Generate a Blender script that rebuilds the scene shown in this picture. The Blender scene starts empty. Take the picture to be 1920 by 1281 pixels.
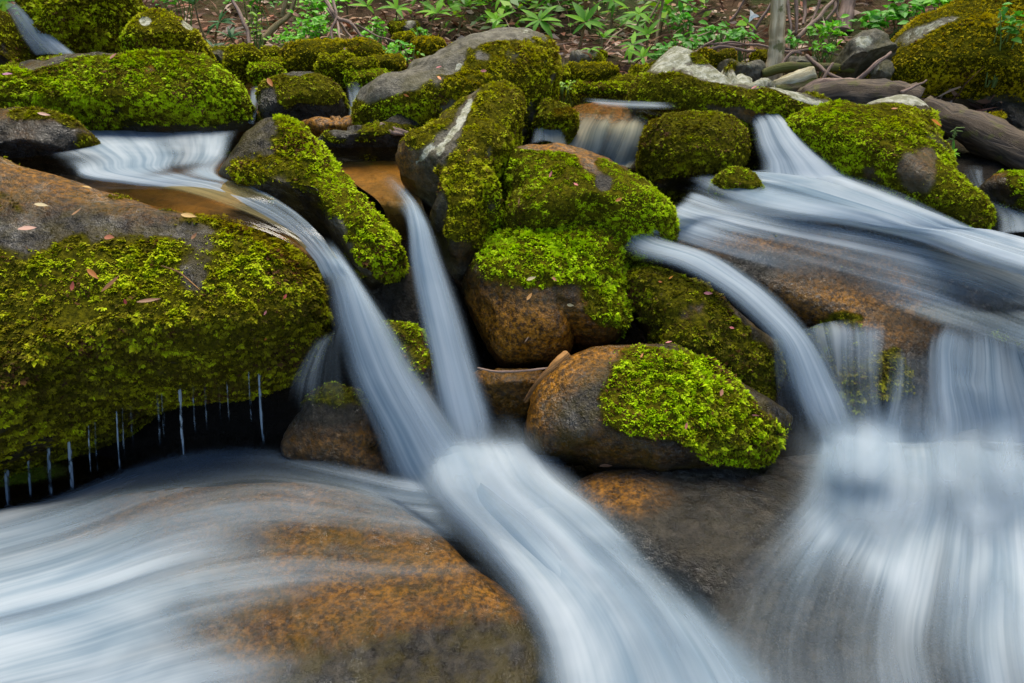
import bpy, math, random
import numpy as np
from mathutils import Vector, Matrix
from mathutils.bvhtree import BVHTree

random.seed(7)
RNG = np.random.default_rng(11)
SC = bpy.context.scene
COL = SC.collection

# ------------------------------------------------------------------ camera
PITCH = math.radians(25.0)
CAM = np.array([0.0, 0.0, 1.10])
FPX = 1280.0
FWD = np.array([0, math.cos(PITCH), -math.sin(PITCH)])
UPV = np.array([0, math.sin(PITCH), math.cos(PITCH)])
cam_d = bpy.data.cameras.new('camera')
cam_d.sensor_width = 36.0
cam_d.lens = 24.0
cam_d.clip_start = 0.02
cam_d.clip_end = 400.0
cam_d.dof.use_dof = True
cam_d.dof.focus_distance = 1.75
cam_d.dof.aperture_fstop = 11.0
cam = bpy.data.objects.new('camera', cam_d)
COL.objects.link(cam)
cam.location = CAM
cam.rotation_euler = (math.radians(90) - PITCH, 0, 0)
SC.camera = cam

# ------------------------------------------------------------------ light
SUN_EL, SUN_AZ = math.radians(70), math.radians(20)      # azimuth measured from +Y towards +X
world = bpy.data.worlds.new('World')
SC.world = world
world.use_nodes = True
wn = world.node_tree
wn.nodes.clear()
sky = wn.nodes.new('ShaderNodeTexSky')
sky.sky_type = 'NISHITA'
sky.sun_disc = False
sky.sun_elevation = SUN_EL
sky.sun_rotation = SUN_AZ
sky.air_density = 1.0
sky.dust_density = 0.6
sky.ozone_density = 1.0
bg = wn.nodes.new('ShaderNodeBackground')
bg.inputs['Strength'].default_value = 0.06
wo = wn.nodes.new('ShaderNodeOutputWorld')
wn.links.new(sky.outputs[0], bg.inputs[0])
wn.links.new(bg.outputs[0], wo.inputs[0])
sun_d = bpy.data.lights.new('sun', 'SUN')
sun_d.energy = 1.5
sun_d.angle = math.radians(60)
sun_d.color = (1.0, 0.90, 0.72)
sun = bpy.data.objects.new('sun', sun_d)
COL.objects.link(sun)
sdir = Vector((math.sin(SUN_AZ) * math.cos(SUN_EL), math.cos(SUN_AZ) * math.cos(SUN_EL), math.sin(SUN_EL)))
sun.rotation_euler = sdir.to_track_quat('Z', 'Y').to_euler()
sun.location = (0, 0, 8)
SC.view_settings.view_transform = 'Standard'
SC.view_settings.look = 'None'
SC.view_settings.exposure = 2.38
SC.view_settings.gamma = 1.0
SC.cycles.transparent_max_bounces = 24
SC.cycles.max_bounces = 5
SC.cycles.diffuse_bounces = 3
SC.cycles.glossy_bounces = 2
SC.cycles.transmission_bounces = 2
SC.cycles.caustics_reflective = False
SC.cycles.caustics_refractive = False

# ------------------------------------------------------------------ helpers
def ray(px, py):
    px = np.asarray(px, float); py = np.asarray(py, float)
    a = (px - 960.0) / FPX
    b = -(py - 640.5) / FPX
    return np.stack([a, FWD[1] + b * UPV[1], FWD[2] + b * UPV[2]], -1)

def at(px, py, Y):
    d = ray(px, py)
    t = np.asarray(Y, float) / d[..., 1]
    return CAM + d * t[..., None]

def at_z(px, py, Z):
    d = ray(px, py)
    t = (np.asarray(Z, float) - CAM[2]) / d[..., 2]
    return CAM + d * t[..., None]

def project(P):
    q = P - CAM
    z = q @ FWD
    return 960 + FPX * q[..., 0] / z, 640.5 - FPX * (q @ UPV) / z

def _hash(ix, iy, iz, seed):
    h = (ix * 374761393 + iy * 668265263 + iz * 2147483647 + seed * 1274126177) & 0xFFFFFFFF
    h = ((h ^ (h >> 13)) * 1274126177) & 0xFFFFFFFF
    return ((h ^ (h >> 16)) & 0xFFFFFF) / float(0xFFFFFF)

def noise(P, seed=0):
    P = np.asarray(P, float)
    i = np.floor(P).astype(np.int64)
    f = P - i
    f = f * f * f * (f * (f * 6 - 15) + 10)
    r = 0
    for dx in (0, 1):
        wx = f[..., 0] if dx else 1 - f[..., 0]
        for dy in (0, 1):
            wy = f[..., 1] if dy else 1 - f[..., 1]
            for dz in (0, 1):
                wz = f[..., 2] if dz else 1 - f[..., 2]
                r = r + wx * wy * wz * _hash(i[..., 0] + dx, i[..., 1] + dy, i[..., 2] + dz, seed)
    return r * 2 - 1

def fbm(P, freq, oct=3, seed=0):
    s, a, t = 0, 1.0, 0
    for k in range(oct):
        s = s + a * noise(np.asarray(P) * freq + 17.3 * k, seed + k)
        t += a; a *= 0.5; freq *= 2.03
    return s / t * 1.5

def sstep(a, b, x):
    t = np.clip((x - a) / (b - a), 0, 1)
    return t * t * (3 - 2 * t)

def mesh_from(name, V, F, smooth=True):
    """V (n,3); F (m,3|4) index array"""
    me = bpy.data.meshes.new(name)
    V = np.ascontiguousarray(V, dtype=np.float32)
    F = np.ascontiguousarray(F, dtype=np.int32)
    k = F.shape[1]
    me.vertices.add(len(V)); me.vertices.foreach_set('co', V.ravel())
    me.loops.add(F.size); me.loops.foreach_set('vertex_index', F.ravel())
    me.polygons.add(len(F))
    me.polygons.foreach_set('loop_start', np.arange(0, F.size, k, dtype=np.int32))
    me.polygons.foreach_set('loop_total', np.full(len(F), k, dtype=np.int32))
    if smooth:
        me.polygons.foreach_set('use_smooth', np.ones(len(F), dtype=bool))
    me.update(calc_edges=True)
    me.validate()
    return me

def set_col(me, name, C):
    a = me.attributes.new(name, 'FLOAT_COLOR', 'POINT')
    a.data.foreach_set('color', np.ascontiguousarray(C, dtype=np.float32).ravel())

def set_f(me, name, A):
    a = me.attributes.new(name, 'FLOAT', 'POINT')
    a.data.foreach_set('value', np.ascontiguousarray(A, dtype=np.float32))

def set_vec(me, name, A):
    a = me.attributes.new(name, 'FLOAT_VECTOR', 'POINT')
    a.data.foreach_set('vector', np.ascontiguousarray(A, dtype=np.float32).ravel())

def link(name, me, mat=None, parent=None):
    o = bpy.data.objects.new(name, me)
    COL.objects.link(o)
    if mat is not None and not me.materials:
        me.materials.append(mat)
    if parent is not None:
        o.parent = parent
    return o

def tag(o, label=None, cat=None, group=None, kind=None):
    if label: o['label'] = label
    if cat: o['category'] = cat
    if group: o['group'] = group
    if kind: o['kind'] = kind
    return o

def empty(name, loc):
    o = bpy.data.objects.new(name, None)
    COL.objects.link(o)
    o.location = loc
    o.empty_display_size = 0.05
    return o

def catmull(P, n, closed=False):
    P = np.asarray(P, float)
    m = len(P)
    if closed:
        t = np.linspace(0, m, n, endpoint=False)
    else:
        t = np.linspace(0, m - 1 - 1e-9, n)
    i = np.floor(t).astype(int)
    f = (t - i)[:, None]
    def g(k):
        k = i + k
        return P[k % m] if closed else P[np.clip(k, 0, m - 1)]
    p0, p1, p2, p3 = g(-1), g(0), g(1), g(2)
    return 0.5 * (2 * p1 + (p2 - p0) * f + (2 * p0 - 5 * p1 + 4 * p2 - p3) * f * f + (3 * p1 - p0 - 3 * p2 + p3) * f ** 3)

def even(P, n):
    """closed polyline resampled by arc length"""
    Q = np.vstack([P, P[:1]])
    L = np.r_[0, np.cumsum(np.linalg.norm(np.diff(Q, axis=0), axis=1))]
    s = np.linspace(0, L[-1], n, endpoint=False)
    return np.stack([np.interp(s, L, Q[:, k]) for k in range(Q.shape[1])], 1)

def vnormals(V, F):
    a = V[F[:, 0]]
    n = np.cross(V[F[:, 1]] - a, V[F[:, 2]] - a)
    if F.shape[1] == 4:
        n = n + np.cross(V[F[:, 2]] - a, V[F[:, 3]] - a)
    N = np.zeros_like(V)
    for k in range(F.shape[1]):
        np.add.at(N, F[:, k], n)
    return N / np.maximum(np.linalg.norm(N, axis=1, keepdims=True), 1e-12)

# ------------------------------------------------------------------ node helpers
class NT:
    def __init__(self, name):
        self.m = bpy.data.materials.new(name)
        self.m.use_nodes = True
        self.t = self.m.node_tree
        self.t.nodes.clear()
        self.out = self.t.nodes.new('ShaderNodeOutputMaterial')
    def n(self, typ, **kw):
        nd = self.t.nodes.new(typ)
        for k, v in kw.items():
            setattr(nd, k, v)
        return nd
    def set(self, sock, v):
        if hasattr(v, 'is_linked') or isinstance(v, bpy.types.NodeSocket):
            self.t.links.new(v, sock)
        elif isinstance(v, (tuple, list)) and len(v) == 3 and sock.type == 'RGBA':
            sock.default_value = (*v, 1)
        else:
            sock.default_value = v
    def attr(self, name, out='Color'):
        nd = self.n('ShaderNodeAttribute', attribute_name=name)
        return nd.outputs[out]
    def sep(self, c):
        nd = self.n('ShaderNodeSeparateColor')
        self.set(nd.inputs[0], c)
        return nd.outputs
    def noise(self, vec, scale, detail=4, rough=0.55, dist=0.0):
        nd = self.n('ShaderNodeTexNoise')
        if vec is not None: self.set(nd.inputs['Vector'], vec)
        nd.inputs['Scale'].default_value = scale
        nd.inputs['Detail'].default_value = detail
        nd.inputs['Roughness'].default_value = rough
        nd.inputs['Distortion'].default_value = dist
        return nd.outputs[0]
    def vor(self, vec, scale, feat='F1', out='Distance'):
        nd = self.n('ShaderNodeTexVoronoi', feature=feat)
        if vec is not None: self.set(nd.inputs['Vector'], vec)
        nd.inputs['Scale'].default_value = scale
        return nd.outputs[out]
    def math(self, op, a, b=0.0, c=0.0, clamp=False):
        nd = self.n('ShaderNodeMath', operation=op, use_clamp=clamp)
        self.set(nd.inputs[0], a); self.set(nd.inputs[1], b)
        if len(nd.inputs) > 2: self.set(nd.inputs[2], c)
        return nd.outputs[0]
    def ramp(self, x, a, b, c=0.0, d=1.0, smooth=True):
        nd = self.n('ShaderNodeMapRange')
        nd.interpolation_type = 'SMOOTHSTEP' if smooth else 'LINEAR'
        for s, v in zip(('Value', 'From Min', 'From Max', 'To Min', 'To Max'), (x, a, b, c, d)):
            self.set(nd.inputs[s], v)
        return nd.outputs[0]
    def mix(self, f, a, b, blend='MIX'):
        nd = self.n('ShaderNodeMix', data_type='RGBA', blend_type=blend)
        self.set(nd.inputs[0], f); self.set(nd.inputs[6], a); self.set(nd.inputs[7], b)
        return nd.outputs[2]
    def bump(self, h, strength, dist, normal=None):
        nd = self.n('ShaderNodeBump')
        self.set(nd.inputs['Height'], h)
        nd.inputs['Strength'].default_value = strength
        nd.inputs['Distance'].default_value = dist
        if normal is not None: self.set(nd.inputs['Normal'], normal)
        return nd.outputs[0]
    def bsdf(self, color, rough=0.6, normal=None, **kw):
        nd = self.n('ShaderNodeBsdfPrincipled')
        self.set(nd.inputs['Base Color'], color)
        self.set(nd.inputs['Roughness'], rough)
        if normal is not None: self.set(nd.inputs['Normal'], normal)
        for k, v in kw.items():
            self.set(nd.inputs[k.replace('_', ' ')], v)
        return nd.outputs[0]
    def mixs(self, f, a, b):
        nd = self.n('ShaderNodeMixShader')
        self.set(nd.inputs[0], f); self.set(nd.inputs[1], a); self.set(nd.inputs[2], b)
        return nd.outputs[0]
    def done(self, s):
        self.t.links.new(s, self.out.inputs[0])
        return self.m
    def coord(self):
        g = self.n('ShaderNodeNewGeometry')
        return g.outputs['Position']

# ------------------------------------------------------------------ materials
def mat_rock(dark=False):
    t = NT('dark_wet_rock' if dark else 'stream_rock')
    P = t.coord()
    mo, br, org = t.sep(t.attr('mask'))[:3]
    lich = t.attr('mask', 'Alpha')
    wet = t.attr('wet', 'Fac')
    n1 = t.noise(P, 6, 5, .6)
    n2 = t.noise(P, 38, 5, .65)
    n3 = t.noise(P, 160, 3, .6)
    c = t.mix(t.ramp(n1, .35, .65), (.006, .0055, .005), (.022, .019, .014))
    c = t.mix(t.ramp(n2, .45, .7), c, (.045, .038, .028))
    c = t.mix(t.math('MULTIPLY', t.ramp(n3, .52, .68), .55), c, (.022, .02, .018))
    # olive film of algae
    c = t.mix(t.math('MULTIPLY', t.ramp(t.noise(P, 14, 5, .7), .40, .60), .12 if dark else .6), c, (.045, .034, .004))
    dry = t.mix(t.ramp(n2, .35, .65), (.085, .078, .060), (.21, .195, .150))
    dry = t.mix(t.ramp(n1, .45, .6, 0, .5), dry, (.10, .092, .030))
    c = t.mix(t.ramp(wet, .15, .75, .85, 0), c, dry)
    oc = t.mix(t.ramp(t.noise(P, 75, 5, .7), .38, .64), (.050, .021, .003), (.36, .150, .010))
    oc = t.mix(t.math('MULTIPLY', t.ramp(n3, .48, .66), .6), oc, (.020, .012, .005))
    c = t.mix(t.math('MULTIPLY', org, t.ramp(n1, .25, .5, .55, 1.0), clamp=True), c, oc)
    lm = t.ramp(t.math('ADD', lich, t.math('MULTIPLY', t.math('SUBTRACT', t.noise(P, 30, 4, .6), .5), 1.3)), .45, .58)
    lm = t.math('MULTIPLY', lm, t.ramp(lich, .12, .35))
    lc = t.mix(t.ramp(n2, .4, .62), (.20, .20, .13), (.40, .40, .32))
    c = t.mix(lm, c, lc)
    mc = t.mix(t.ramp(t.noise(P, 90, 3, .6), .35, .65), (.030, .030, .003), (.09, .082, .004))
    c = t.mix(t.ramp(mo, .25, .85), c, mc)
    rough = t.ramp(n2, .3, .7, .22, .42)
    rough = t.mix(wet, (.62, .62, .62), rough)
    rough = t.mix(t.math('MAXIMUM', lm, t.ramp(mo, .25, .7)), rough, (.9, .9, .9))
    h = t.math('ADD', t.math('MULTIPLY', n2, .7), t.math('MULTIPLY', n3, .35))
    b = t.bump(h, .75, .02)
    gb = t.bump(t.noise(P, 48, 4, .7), .55 + .45 * dark, .035 + .03 * dark)
    return t.done(t.bsdf(c, rough, b, Specular_IOR_Level=t.math('MULTIPLY', t.ramp(mo, .2, .6, 1, .05), t.ramp(wet, 0, 1, .08, .18)),
                         Coat_Weight=t.math('MULTIPLY', t.math('MULTIPLY', wet, t.ramp(mo, .2, .6, 1, 0)), t.ramp(t.noise(P, 13, 4, .7), .50 - .16 * dark, .66 - .1 * dark, .04, .8 + .2 * dark)), Coat_Roughness=.08, Coat_Normal=gb))

def mat_moss():
    t = NT('moss')
    col = t.attr('col')
    P = t.coord()
    c = t.mix(t.ramp(t.noise(P, 420, 2, .5), .3, .7, 0, .35), col, (.012, .012, .002))
    d = t.bsdf(c, .7, None, Specular_IOR_Level=.12)
    tr = t.n('ShaderNodeBsdfTranslucent')
    t.set(tr.inputs[0], c)
    return t.done(t.mixs(.28, d, tr.outputs[0]))

def mat_water():
    """silky aerated water: strands along the flow, density per vertex"""
    t = NT('silky_water')
    F = t.attr('flow', 'Vector')
    dens = t.attr('dens', 'Fac')
    def st(sx, sy, off):
        m = t.n('ShaderNodeMapping')
        t.set(m.inputs['Vector'], F)
        m.inputs['Scale'].default_value = (sx, sy, 1)
        m.inputs['Location'].default_value = (off, off * .7, off)
        return m.outputs[0]
    a = t.noise(st(130, 1.9, 1.3), 1, 2, .5)
    b = t.noise(st(30, 1.3, 5.1), 1, 2, .5, .2)
    c = t.noise(st(8, 1.1, 9.7), 1, 1, .5)
    k = t.attr('silk', 'Fac')
    fine = t.math('ADD', t.math('MULTIPLY', a, .38), t.math('MULTIPLY', b, .62))
    e = t.noise(st(5, 2.6, 3.3), 1, 3, .55, .6)
    coarse = t.math('ADD', t.math('MULTIPLY', c, .55), t.math('MULTIPLY', e, .45))
    s = t.math('ADD', t.math('MULTIPLY', fine, k), t.math('MULTIPLY', coarse, t.math('SUBTRACT', 1.0, k)))
    s = t.ramp(s, .30, .70, 0, 1, False)
    inv = t.math('MULTIPLY', t.math('SUBTRACT', 1.0, dens), 1.35)
    al = t.ramp(s, t.math('SUBTRACT', inv, .75), t.math('ADD', inv, .45))
    al = t.math('MULTIPLY', al, t.ramp(dens, 0.0, .9, 0, .80))
    colr = t.mix(t.math('MULTIPLY', t.ramp(s, .1, .9), t.ramp(dens, .2, .9, .45, 1.0)), (.205, .305, .395), (.67, .73, .775))
    d = t.n('ShaderNodeBsdfDiffuse'); t.set(d.inputs[0], colr)
    tr = t.n('ShaderNodeBsdfTranslucent')
    t.set(tr.inputs[0], colr)
    sh = t.mixs(.42, d.outputs[0], tr.outputs[0])
    tp = t.n('ShaderNodeBsdfTransparent')
    return t.done(t.mixs(al, tp.outputs[0], sh))

def mat_clear():
    """clear tea-coloured stream water over stone"""
    t = NT('clear_stream_water')
    F = t.attr('flow', 'Vector')
    m = t.n('ShaderNodeMapping')
    t.set(m.inputs['Vector'], F)
    m.inputs['Scale'].default_value = (28, 5, 1)
    h = t.noise(m.outputs[0], 1, 3, .55, .4)
    nb = t.bump(h, .10, .012)
    fr = t.n('ShaderNodeFresnel'); fr.inputs[0].default_value = 1.33
    t.set(fr.inputs['Normal'], nb)
    gl = t.n('ShaderNodeBsdfGlossy'); gl.inputs['Roughness'].default_value = .12
    t.set(gl.inputs['Normal'], nb)
    tp = t.n('ShaderNodeBsdfTransparent')
    tp.inputs[0].default_value = (.86, .72, .46, 1)
    return t.done(t.mixs(t.math('MULTIPLY', fr.outputs[0], .07), tp.outputs[0], gl.outputs[0]))

def mat_ground():
    t = NT('forest_floor')
    P = t.coord()
    n1 = t.noise(P, 3, 5, .6); n2 = t.noise(P, 25, 5, .65)
    c = t.mix(t.ramp(n1, .35, .65), (.030, .018, .010), (.075, .042, .022))
    c = t.mix(t.ramp(n2, .5, .7), c, (.12, .070, .040))
    c = t.mix(t.ramp(t.noise(P, 1.3, 5, .7), .42, .6, 0, .8), c, (.030, .050, .010))
    sx = t.n('ShaderNodeSeparateXYZ'); t.set(sx.inputs[0], P)
    c = t.mix(t.ramp(sx.outputs[1], 2.7, 3.3), t.mix(n2, (.004, .0035, .003), (.016, .012, .008)), c)  # dark wet bed stone; shade under the boulders put into its colour too
    b = t.bump(n2, .9, .04)
    return t.done(t.bsdf(c, .85, b, Specular_IOR_Level=.1))

def mat_bed():
    t = NT('brown_stream_bed')
    P = t.coord()
    n1 = t.noise(P, 9, 4, .6); n2 = t.noise(P, 60, 4, .6)
    c = t.mix(t.ramp(n1, .35, .65), (.10, .055, .010), (.23, .125, .022))
    c = t.mix(t.ramp(n2, .5, .7, 0, .6), c, (.05, .032, .012))
    return t.done(t.bsdf(c, .6, t.bump(n2, .5, .01)))

def mat_leaf(name, c1, c2, rough=.4, tr=.3, sc=40):
    t = NT(name)
    oi = t.n('ShaderNodeObjectInfo')
    P = t.coord()
    f = t.math('ADD', t.math('MULTIPLY', t.noise(P, sc, 2, .5), .6), t.math('MULTIPLY', oi.outputs['Random'], .5))
    c = t.mix(t.ramp(f, .3, .8), c1, c2)
    d = t.bsdf(c, rough + .15, None, Specular_IOR_Level=.2)
    x = t.n('ShaderNodeBsdfTranslucent'); t.set(x.inputs[0], c)
    return t.done(t.mixs(tr, d, x.outputs[0]))

def mat_col(name, rough=.7, tr=.0):
    t = NT(name)
    c = t.attr('col')
    d = t.bsdf(c, rough)
    if tr:
        x = t.n('ShaderNodeBsdfTranslucent'); t.set(x.inputs[0], c)
        d = t.mixs(tr, d, x.outputs[0])
    return t.done(d)

def mat_wood(name, c1, c2, c3=None, sc=1.0, mossy=0.0):
    t = NT(name)
    tc = t.n('ShaderNodeTexCoord')
    F = t.attr('flow', 'Vector')
    m = t.n('ShaderNodeMapping'); t.set(m.inputs[0], F)
    m.inputs['Scale'].default_value = (60 * sc, 7 * sc, 1)
    a = t.noise(m.outputs[0], 1, 5, .65, .5)
    P = t.coord()
    b = t.noise(P, 22 * sc, 4, .6)
    c = t.mix(t.ramp(a, .35, .65), c1, c2)
    if c3: c = t.mix(t.ramp(b, .55, .66), c, c3)
    if mossy: c = t.mix(t.ramp(t.noise(P, 9, 4, .65), .62 - mossy * .25, .72 - mossy * .2), c, (.09, .095, .010))
    return t.done(t.bsdf(c, .75, t.bump(a, .8, .012)))

M = dict(rock=mat_rock(), dark=mat_rock(True), moss=mat_moss(), water=mat_water(), clear=mat_clear(), ground=mat_ground(), bed=mat_bed(),
         litter=mat_col('leaf_litter', .75, .1),
         rhodo=mat_leaf('rhododendron_leaf', (.06, .22, .010), (.19, .44, .015), .45, .35),
         rhodo_dark=mat_leaf('dark_rhododendron_leaf', (.018, .07, .022), (.05, .15, .045), .3, .2),
         herb=mat_col('herb_leaf', .5, .4),
         fallen=mat_col('fallen_leaf', .5, .2),
         bark=mat_wood('pale_bark', (.34, .26, .14), (.60, .50, .32), (.16, .15, .05), .8),
         twig=mat_wood('dead_twig', (.12, .075, .055), (.28, .19, .15)),
         log=mat_wood('rotten_log', (.025, .016, .010), (.115, .078, .045), (.085, .075, .015)),
         mosslog=mat_wood('mossy_log', (.05, .035, .02), (.17, .12, .05), (.10, .10, .012), mossy=1.0),
         palewood=mat_wood('bleached_wood', (.30, .25, .13), (.48, .44, .30), (.14, .14, .03)),
         wetwood=mat_wood('wet_orange_wood', (.10, .045, .012), (.34, .16, .035)),
         herbstem=mat_wood('green_stem', (.08, .13, .02), (.16, .24, .04)),
         stem=mat_wood('thin_stem', (.11, .08, .03), (.22, .17, .07)),
         petal=mat_col('petal', .5, .4))

# ------------------------------------------------------------------ ground
GY = [-2, 0.4, 1.2, 1.55, 1.9, 2.3, 2.8, 3.3, 3.8, 4.6, 6.0, 9.0, 14]
GZ = [-.3, -.25, -.2, .00, .28, .48, .60, .74, .93, 1.10, 1.75, 5.2, 12.0]  # far slope steepened out of view to cut low sky reflections
def ground_z(x, y):
    x = np.asarray(x, float); y = np.asarray(y, float)
    P = np.stack([x, y, 0 * x], -1)
    z = np.interp(y, GY, GZ) + .07 * fbm(P, 1.6, 4, 3) * sstep(1.0, 3.5, y) + .02 * fbm(P, 7, 3, 9)
    z = z + .35 * sstep(2.2, 3.4, np.abs(x)) * sstep(1.4, 3, y)
    z = z + .5 * sstep(1.3, 3.2, x) * sstep(3.0, 4.6, y)
    z = z + 1.1 * np.maximum(np.abs(x) - 3.2, 0) ** 1.25      # ravine sides, shaped out of view to block low sky light
    return z

def build_ground():
    nx, ny = 220, 230
    u = np.linspace(-1, 1, nx)
    X = 11 * np.sign(u) * np.abs(u) ** 1.6
    Yv = np.concatenate([np.linspace(-2, .4, 10), np.linspace(.5, 6, 170), np.linspace(6.2, 14, 50)])
    gx, gy = np.meshgrid(X, Yv)
    V = np.stack([gx, gy, ground_z(gx, gy)], -1).reshape(-1, 3)
    i = np.arange(len(Yv) - 1)[:, None] * nx + np.arange(nx - 1)[None]
    F = np.stack([i, i + 1, i + nx + 1, i + nx], -1).reshape(-1, 4)
    tag(link('ground', mesh_from('ground', V, F), M['ground']), kind='structure')
build_ground()

def gauss(px, py, blobs):
    s = np.zeros_like(px)
    for b in blobs:
        cx, cy, rx, ry, v = b[:5]
        a = math.radians(b[5]) if len(b) > 5 else 0
        dx, dy = px - cx, py - cy
        u = (dx * math.cos(a) + dy * math.sin(a)) / rx
        w = (-dx * math.sin(a) + dy * math.cos(a)) / ry
        s += v * np.exp(-(u * u + w * w))
    return s

# ------------------------------------------------------------------ boulders
BOULD = {}
MS, MD = .76, 1.2
def scatter_moss(root, V, F, N, mfield, tfield, yfield, dens, size, droop=.6, lift=.55, blades=5, seed=0, frontonly=True):
    r = np.random.default_rng(seed)
    size = size * MS; dens = dens * MD
    far = V[:, 1].mean() > 1.85
    blades -= 1
    if far: size *= .64; dens *= 1.85
    tri = np.vstack([F[:, [0, 1, 2]], F[:, [0, 2, 3]]])
    a, b, c = V[tri[:, 0]], V[tri[:, 1]], V[tri[:, 2]]
    ar = .5 * np.linalg.norm(np.cross(b - a, c - a), axis=1)
    mm = mfield[tri].mean(1)
    cen = (a + b + c) / 3
    nn = N[tri].mean(1)
    vd = CAM - cen
    vd /= np.linalg.norm(vd, axis=1, keepdims=True)
    face = np.einsum('ij,ij->i', nn, vd)
    w = ar * np.clip((mm - .12) / .75, 0, 1) ** 1.3 * (face > -.3 if frontonly else 1)
    px, py = project(cen)
    w = w * ((px > -120) & (px < 2040) & (py > -80) & (py < 1360))
    tot = w.sum()
    n = int(tot * dens)
    if n < 5: return None
    idx = r.choice(len(tri), n, p=w / tot)
    u1, u2 = r.random(n), r.random(n)
    s = np.sqrt(u1)
    wa, wb, wc = 1 - s, s * (1 - u2), s * u2
    t = tri[idx]
    def ip(A):
        if A.ndim == 2: return wa[:, None] * A[t[:, 0]] + wb[:, None] * A[t[:, 1]] + wc[:, None] * A[t[:, 2]]
        return wa * A[t[:, 0]] + wb * A[t[:, 1]] + wc * A[t[:, 2]]
    P = ip(V); Nn = ip(N); Nn /= np.linalg.norm(Nn, axis=1, keepdims=True)
    T = ip(tfield); Yl = ip(yfield)
    g = np.array([0, 0, -1.0]) - Nn * (-Nn[:, 2])[:, None]
    gl = np.linalg.norm(g, axis=1, keepdims=True)
    g = g / np.maximum(gl, .15)
    # clumps: neighbouring shoots share a lean, tussocks stand higher
    cl = fbm(P, 70, 2, seed + 5)
    lean = np.stack([fbm(P, 45, 2, seed + 21), fbm(P, 45, 2, seed + 22), fbm(P, 45, 2, seed + 23)], 1)
    axis = Nn * lift + g * droop * r.uniform(.5, 1.2, (n, 1)) + lean * .45 + r.normal(0, .22, (n, 3))
    axis /= np.linalg.norm(axis, axis=1, keepdims=True)
    side = np.cross(axis, Nn + r.normal(0, .15, (n, 3)))
    side /= np.maximum(np.linalg.norm(side, axis=1, keepdims=True), 1e-6)
    up = np.cross(side, axis)
    spec = fbm(P, 7, 2, seed + 70)
    L = size * r.uniform(.6, 1.4, n) * (1 + .3 * cl) * (1 + .45 * np.clip(spec, -.7, .8)) * (.45 + .55 * np.clip(ip(mfield) * 1.2 - .2, 0, 1))
    base = P - Nn * (size * .15) + Nn * (size * .35 * np.clip(cl, -.5, 1))[:, None]
    Vs, Cs = [], []
    # colours
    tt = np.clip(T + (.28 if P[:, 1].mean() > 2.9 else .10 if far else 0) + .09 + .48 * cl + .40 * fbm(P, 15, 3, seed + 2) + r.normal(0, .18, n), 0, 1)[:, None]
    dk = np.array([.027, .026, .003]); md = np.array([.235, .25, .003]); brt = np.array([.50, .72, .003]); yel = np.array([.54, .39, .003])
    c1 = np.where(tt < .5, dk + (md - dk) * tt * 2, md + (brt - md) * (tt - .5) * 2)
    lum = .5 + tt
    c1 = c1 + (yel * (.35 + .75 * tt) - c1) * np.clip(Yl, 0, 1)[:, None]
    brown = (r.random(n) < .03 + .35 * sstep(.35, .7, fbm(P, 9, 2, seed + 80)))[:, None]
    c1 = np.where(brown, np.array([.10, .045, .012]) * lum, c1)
    for k in range(blades):
        th = (k - (blades - 1) / 2) * (1.55 / max(1, blades - 1)) + r.normal(0, .18, n)
        ct, sn = np.cos(th)[:, None], np.sin(th)[:, None]
        li = r.normal(0.05, .28, (n, 1))
        d = axis * ct + side * sn + up * li
        d /= np.linalg.norm(d, axis=1, keepdims=True)
        q = np.cross(d, up); q /= np.maximum(np.linalg.norm(q, axis=1, keepdims=True), 1e-6)
        l = (L * r.uniform(.6, 1.05, n) * (1 - .25 * abs(k - (blades - 1) / 2) / (blades / 2)))[:, None]
        wd = l * .23
        b0 = base + d * l * .12
        mid = base + d * l * .55 + up * l * .10
        tip = base + d * l
        if far:
            lo = base + d * l * .2
            Vs.append(np.stack([lo + q * wd * 1.1, tip, lo - q * wd * 1.1], 1))
        else:
            Vs.append(np.stack([b0, mid + q * wd, tip, mid - q * wd], 1))
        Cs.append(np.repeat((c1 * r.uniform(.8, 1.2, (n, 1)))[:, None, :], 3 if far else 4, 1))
    VV = np.concatenate(Vs).reshape(-1, 3)
    CC = np.concatenate(Cs).reshape(-1, 3)
    CC = np.hstack([CC, np.ones((len(CC), 1))])
    FF = np.arange(len(VV)).reshape(-1, 3 if far else 4)
    me = mesh_from('moss', VV, FF, False)
    set_col(me, 'col', CC)
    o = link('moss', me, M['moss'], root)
    tag(o, kind='stuff')
    return n

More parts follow.
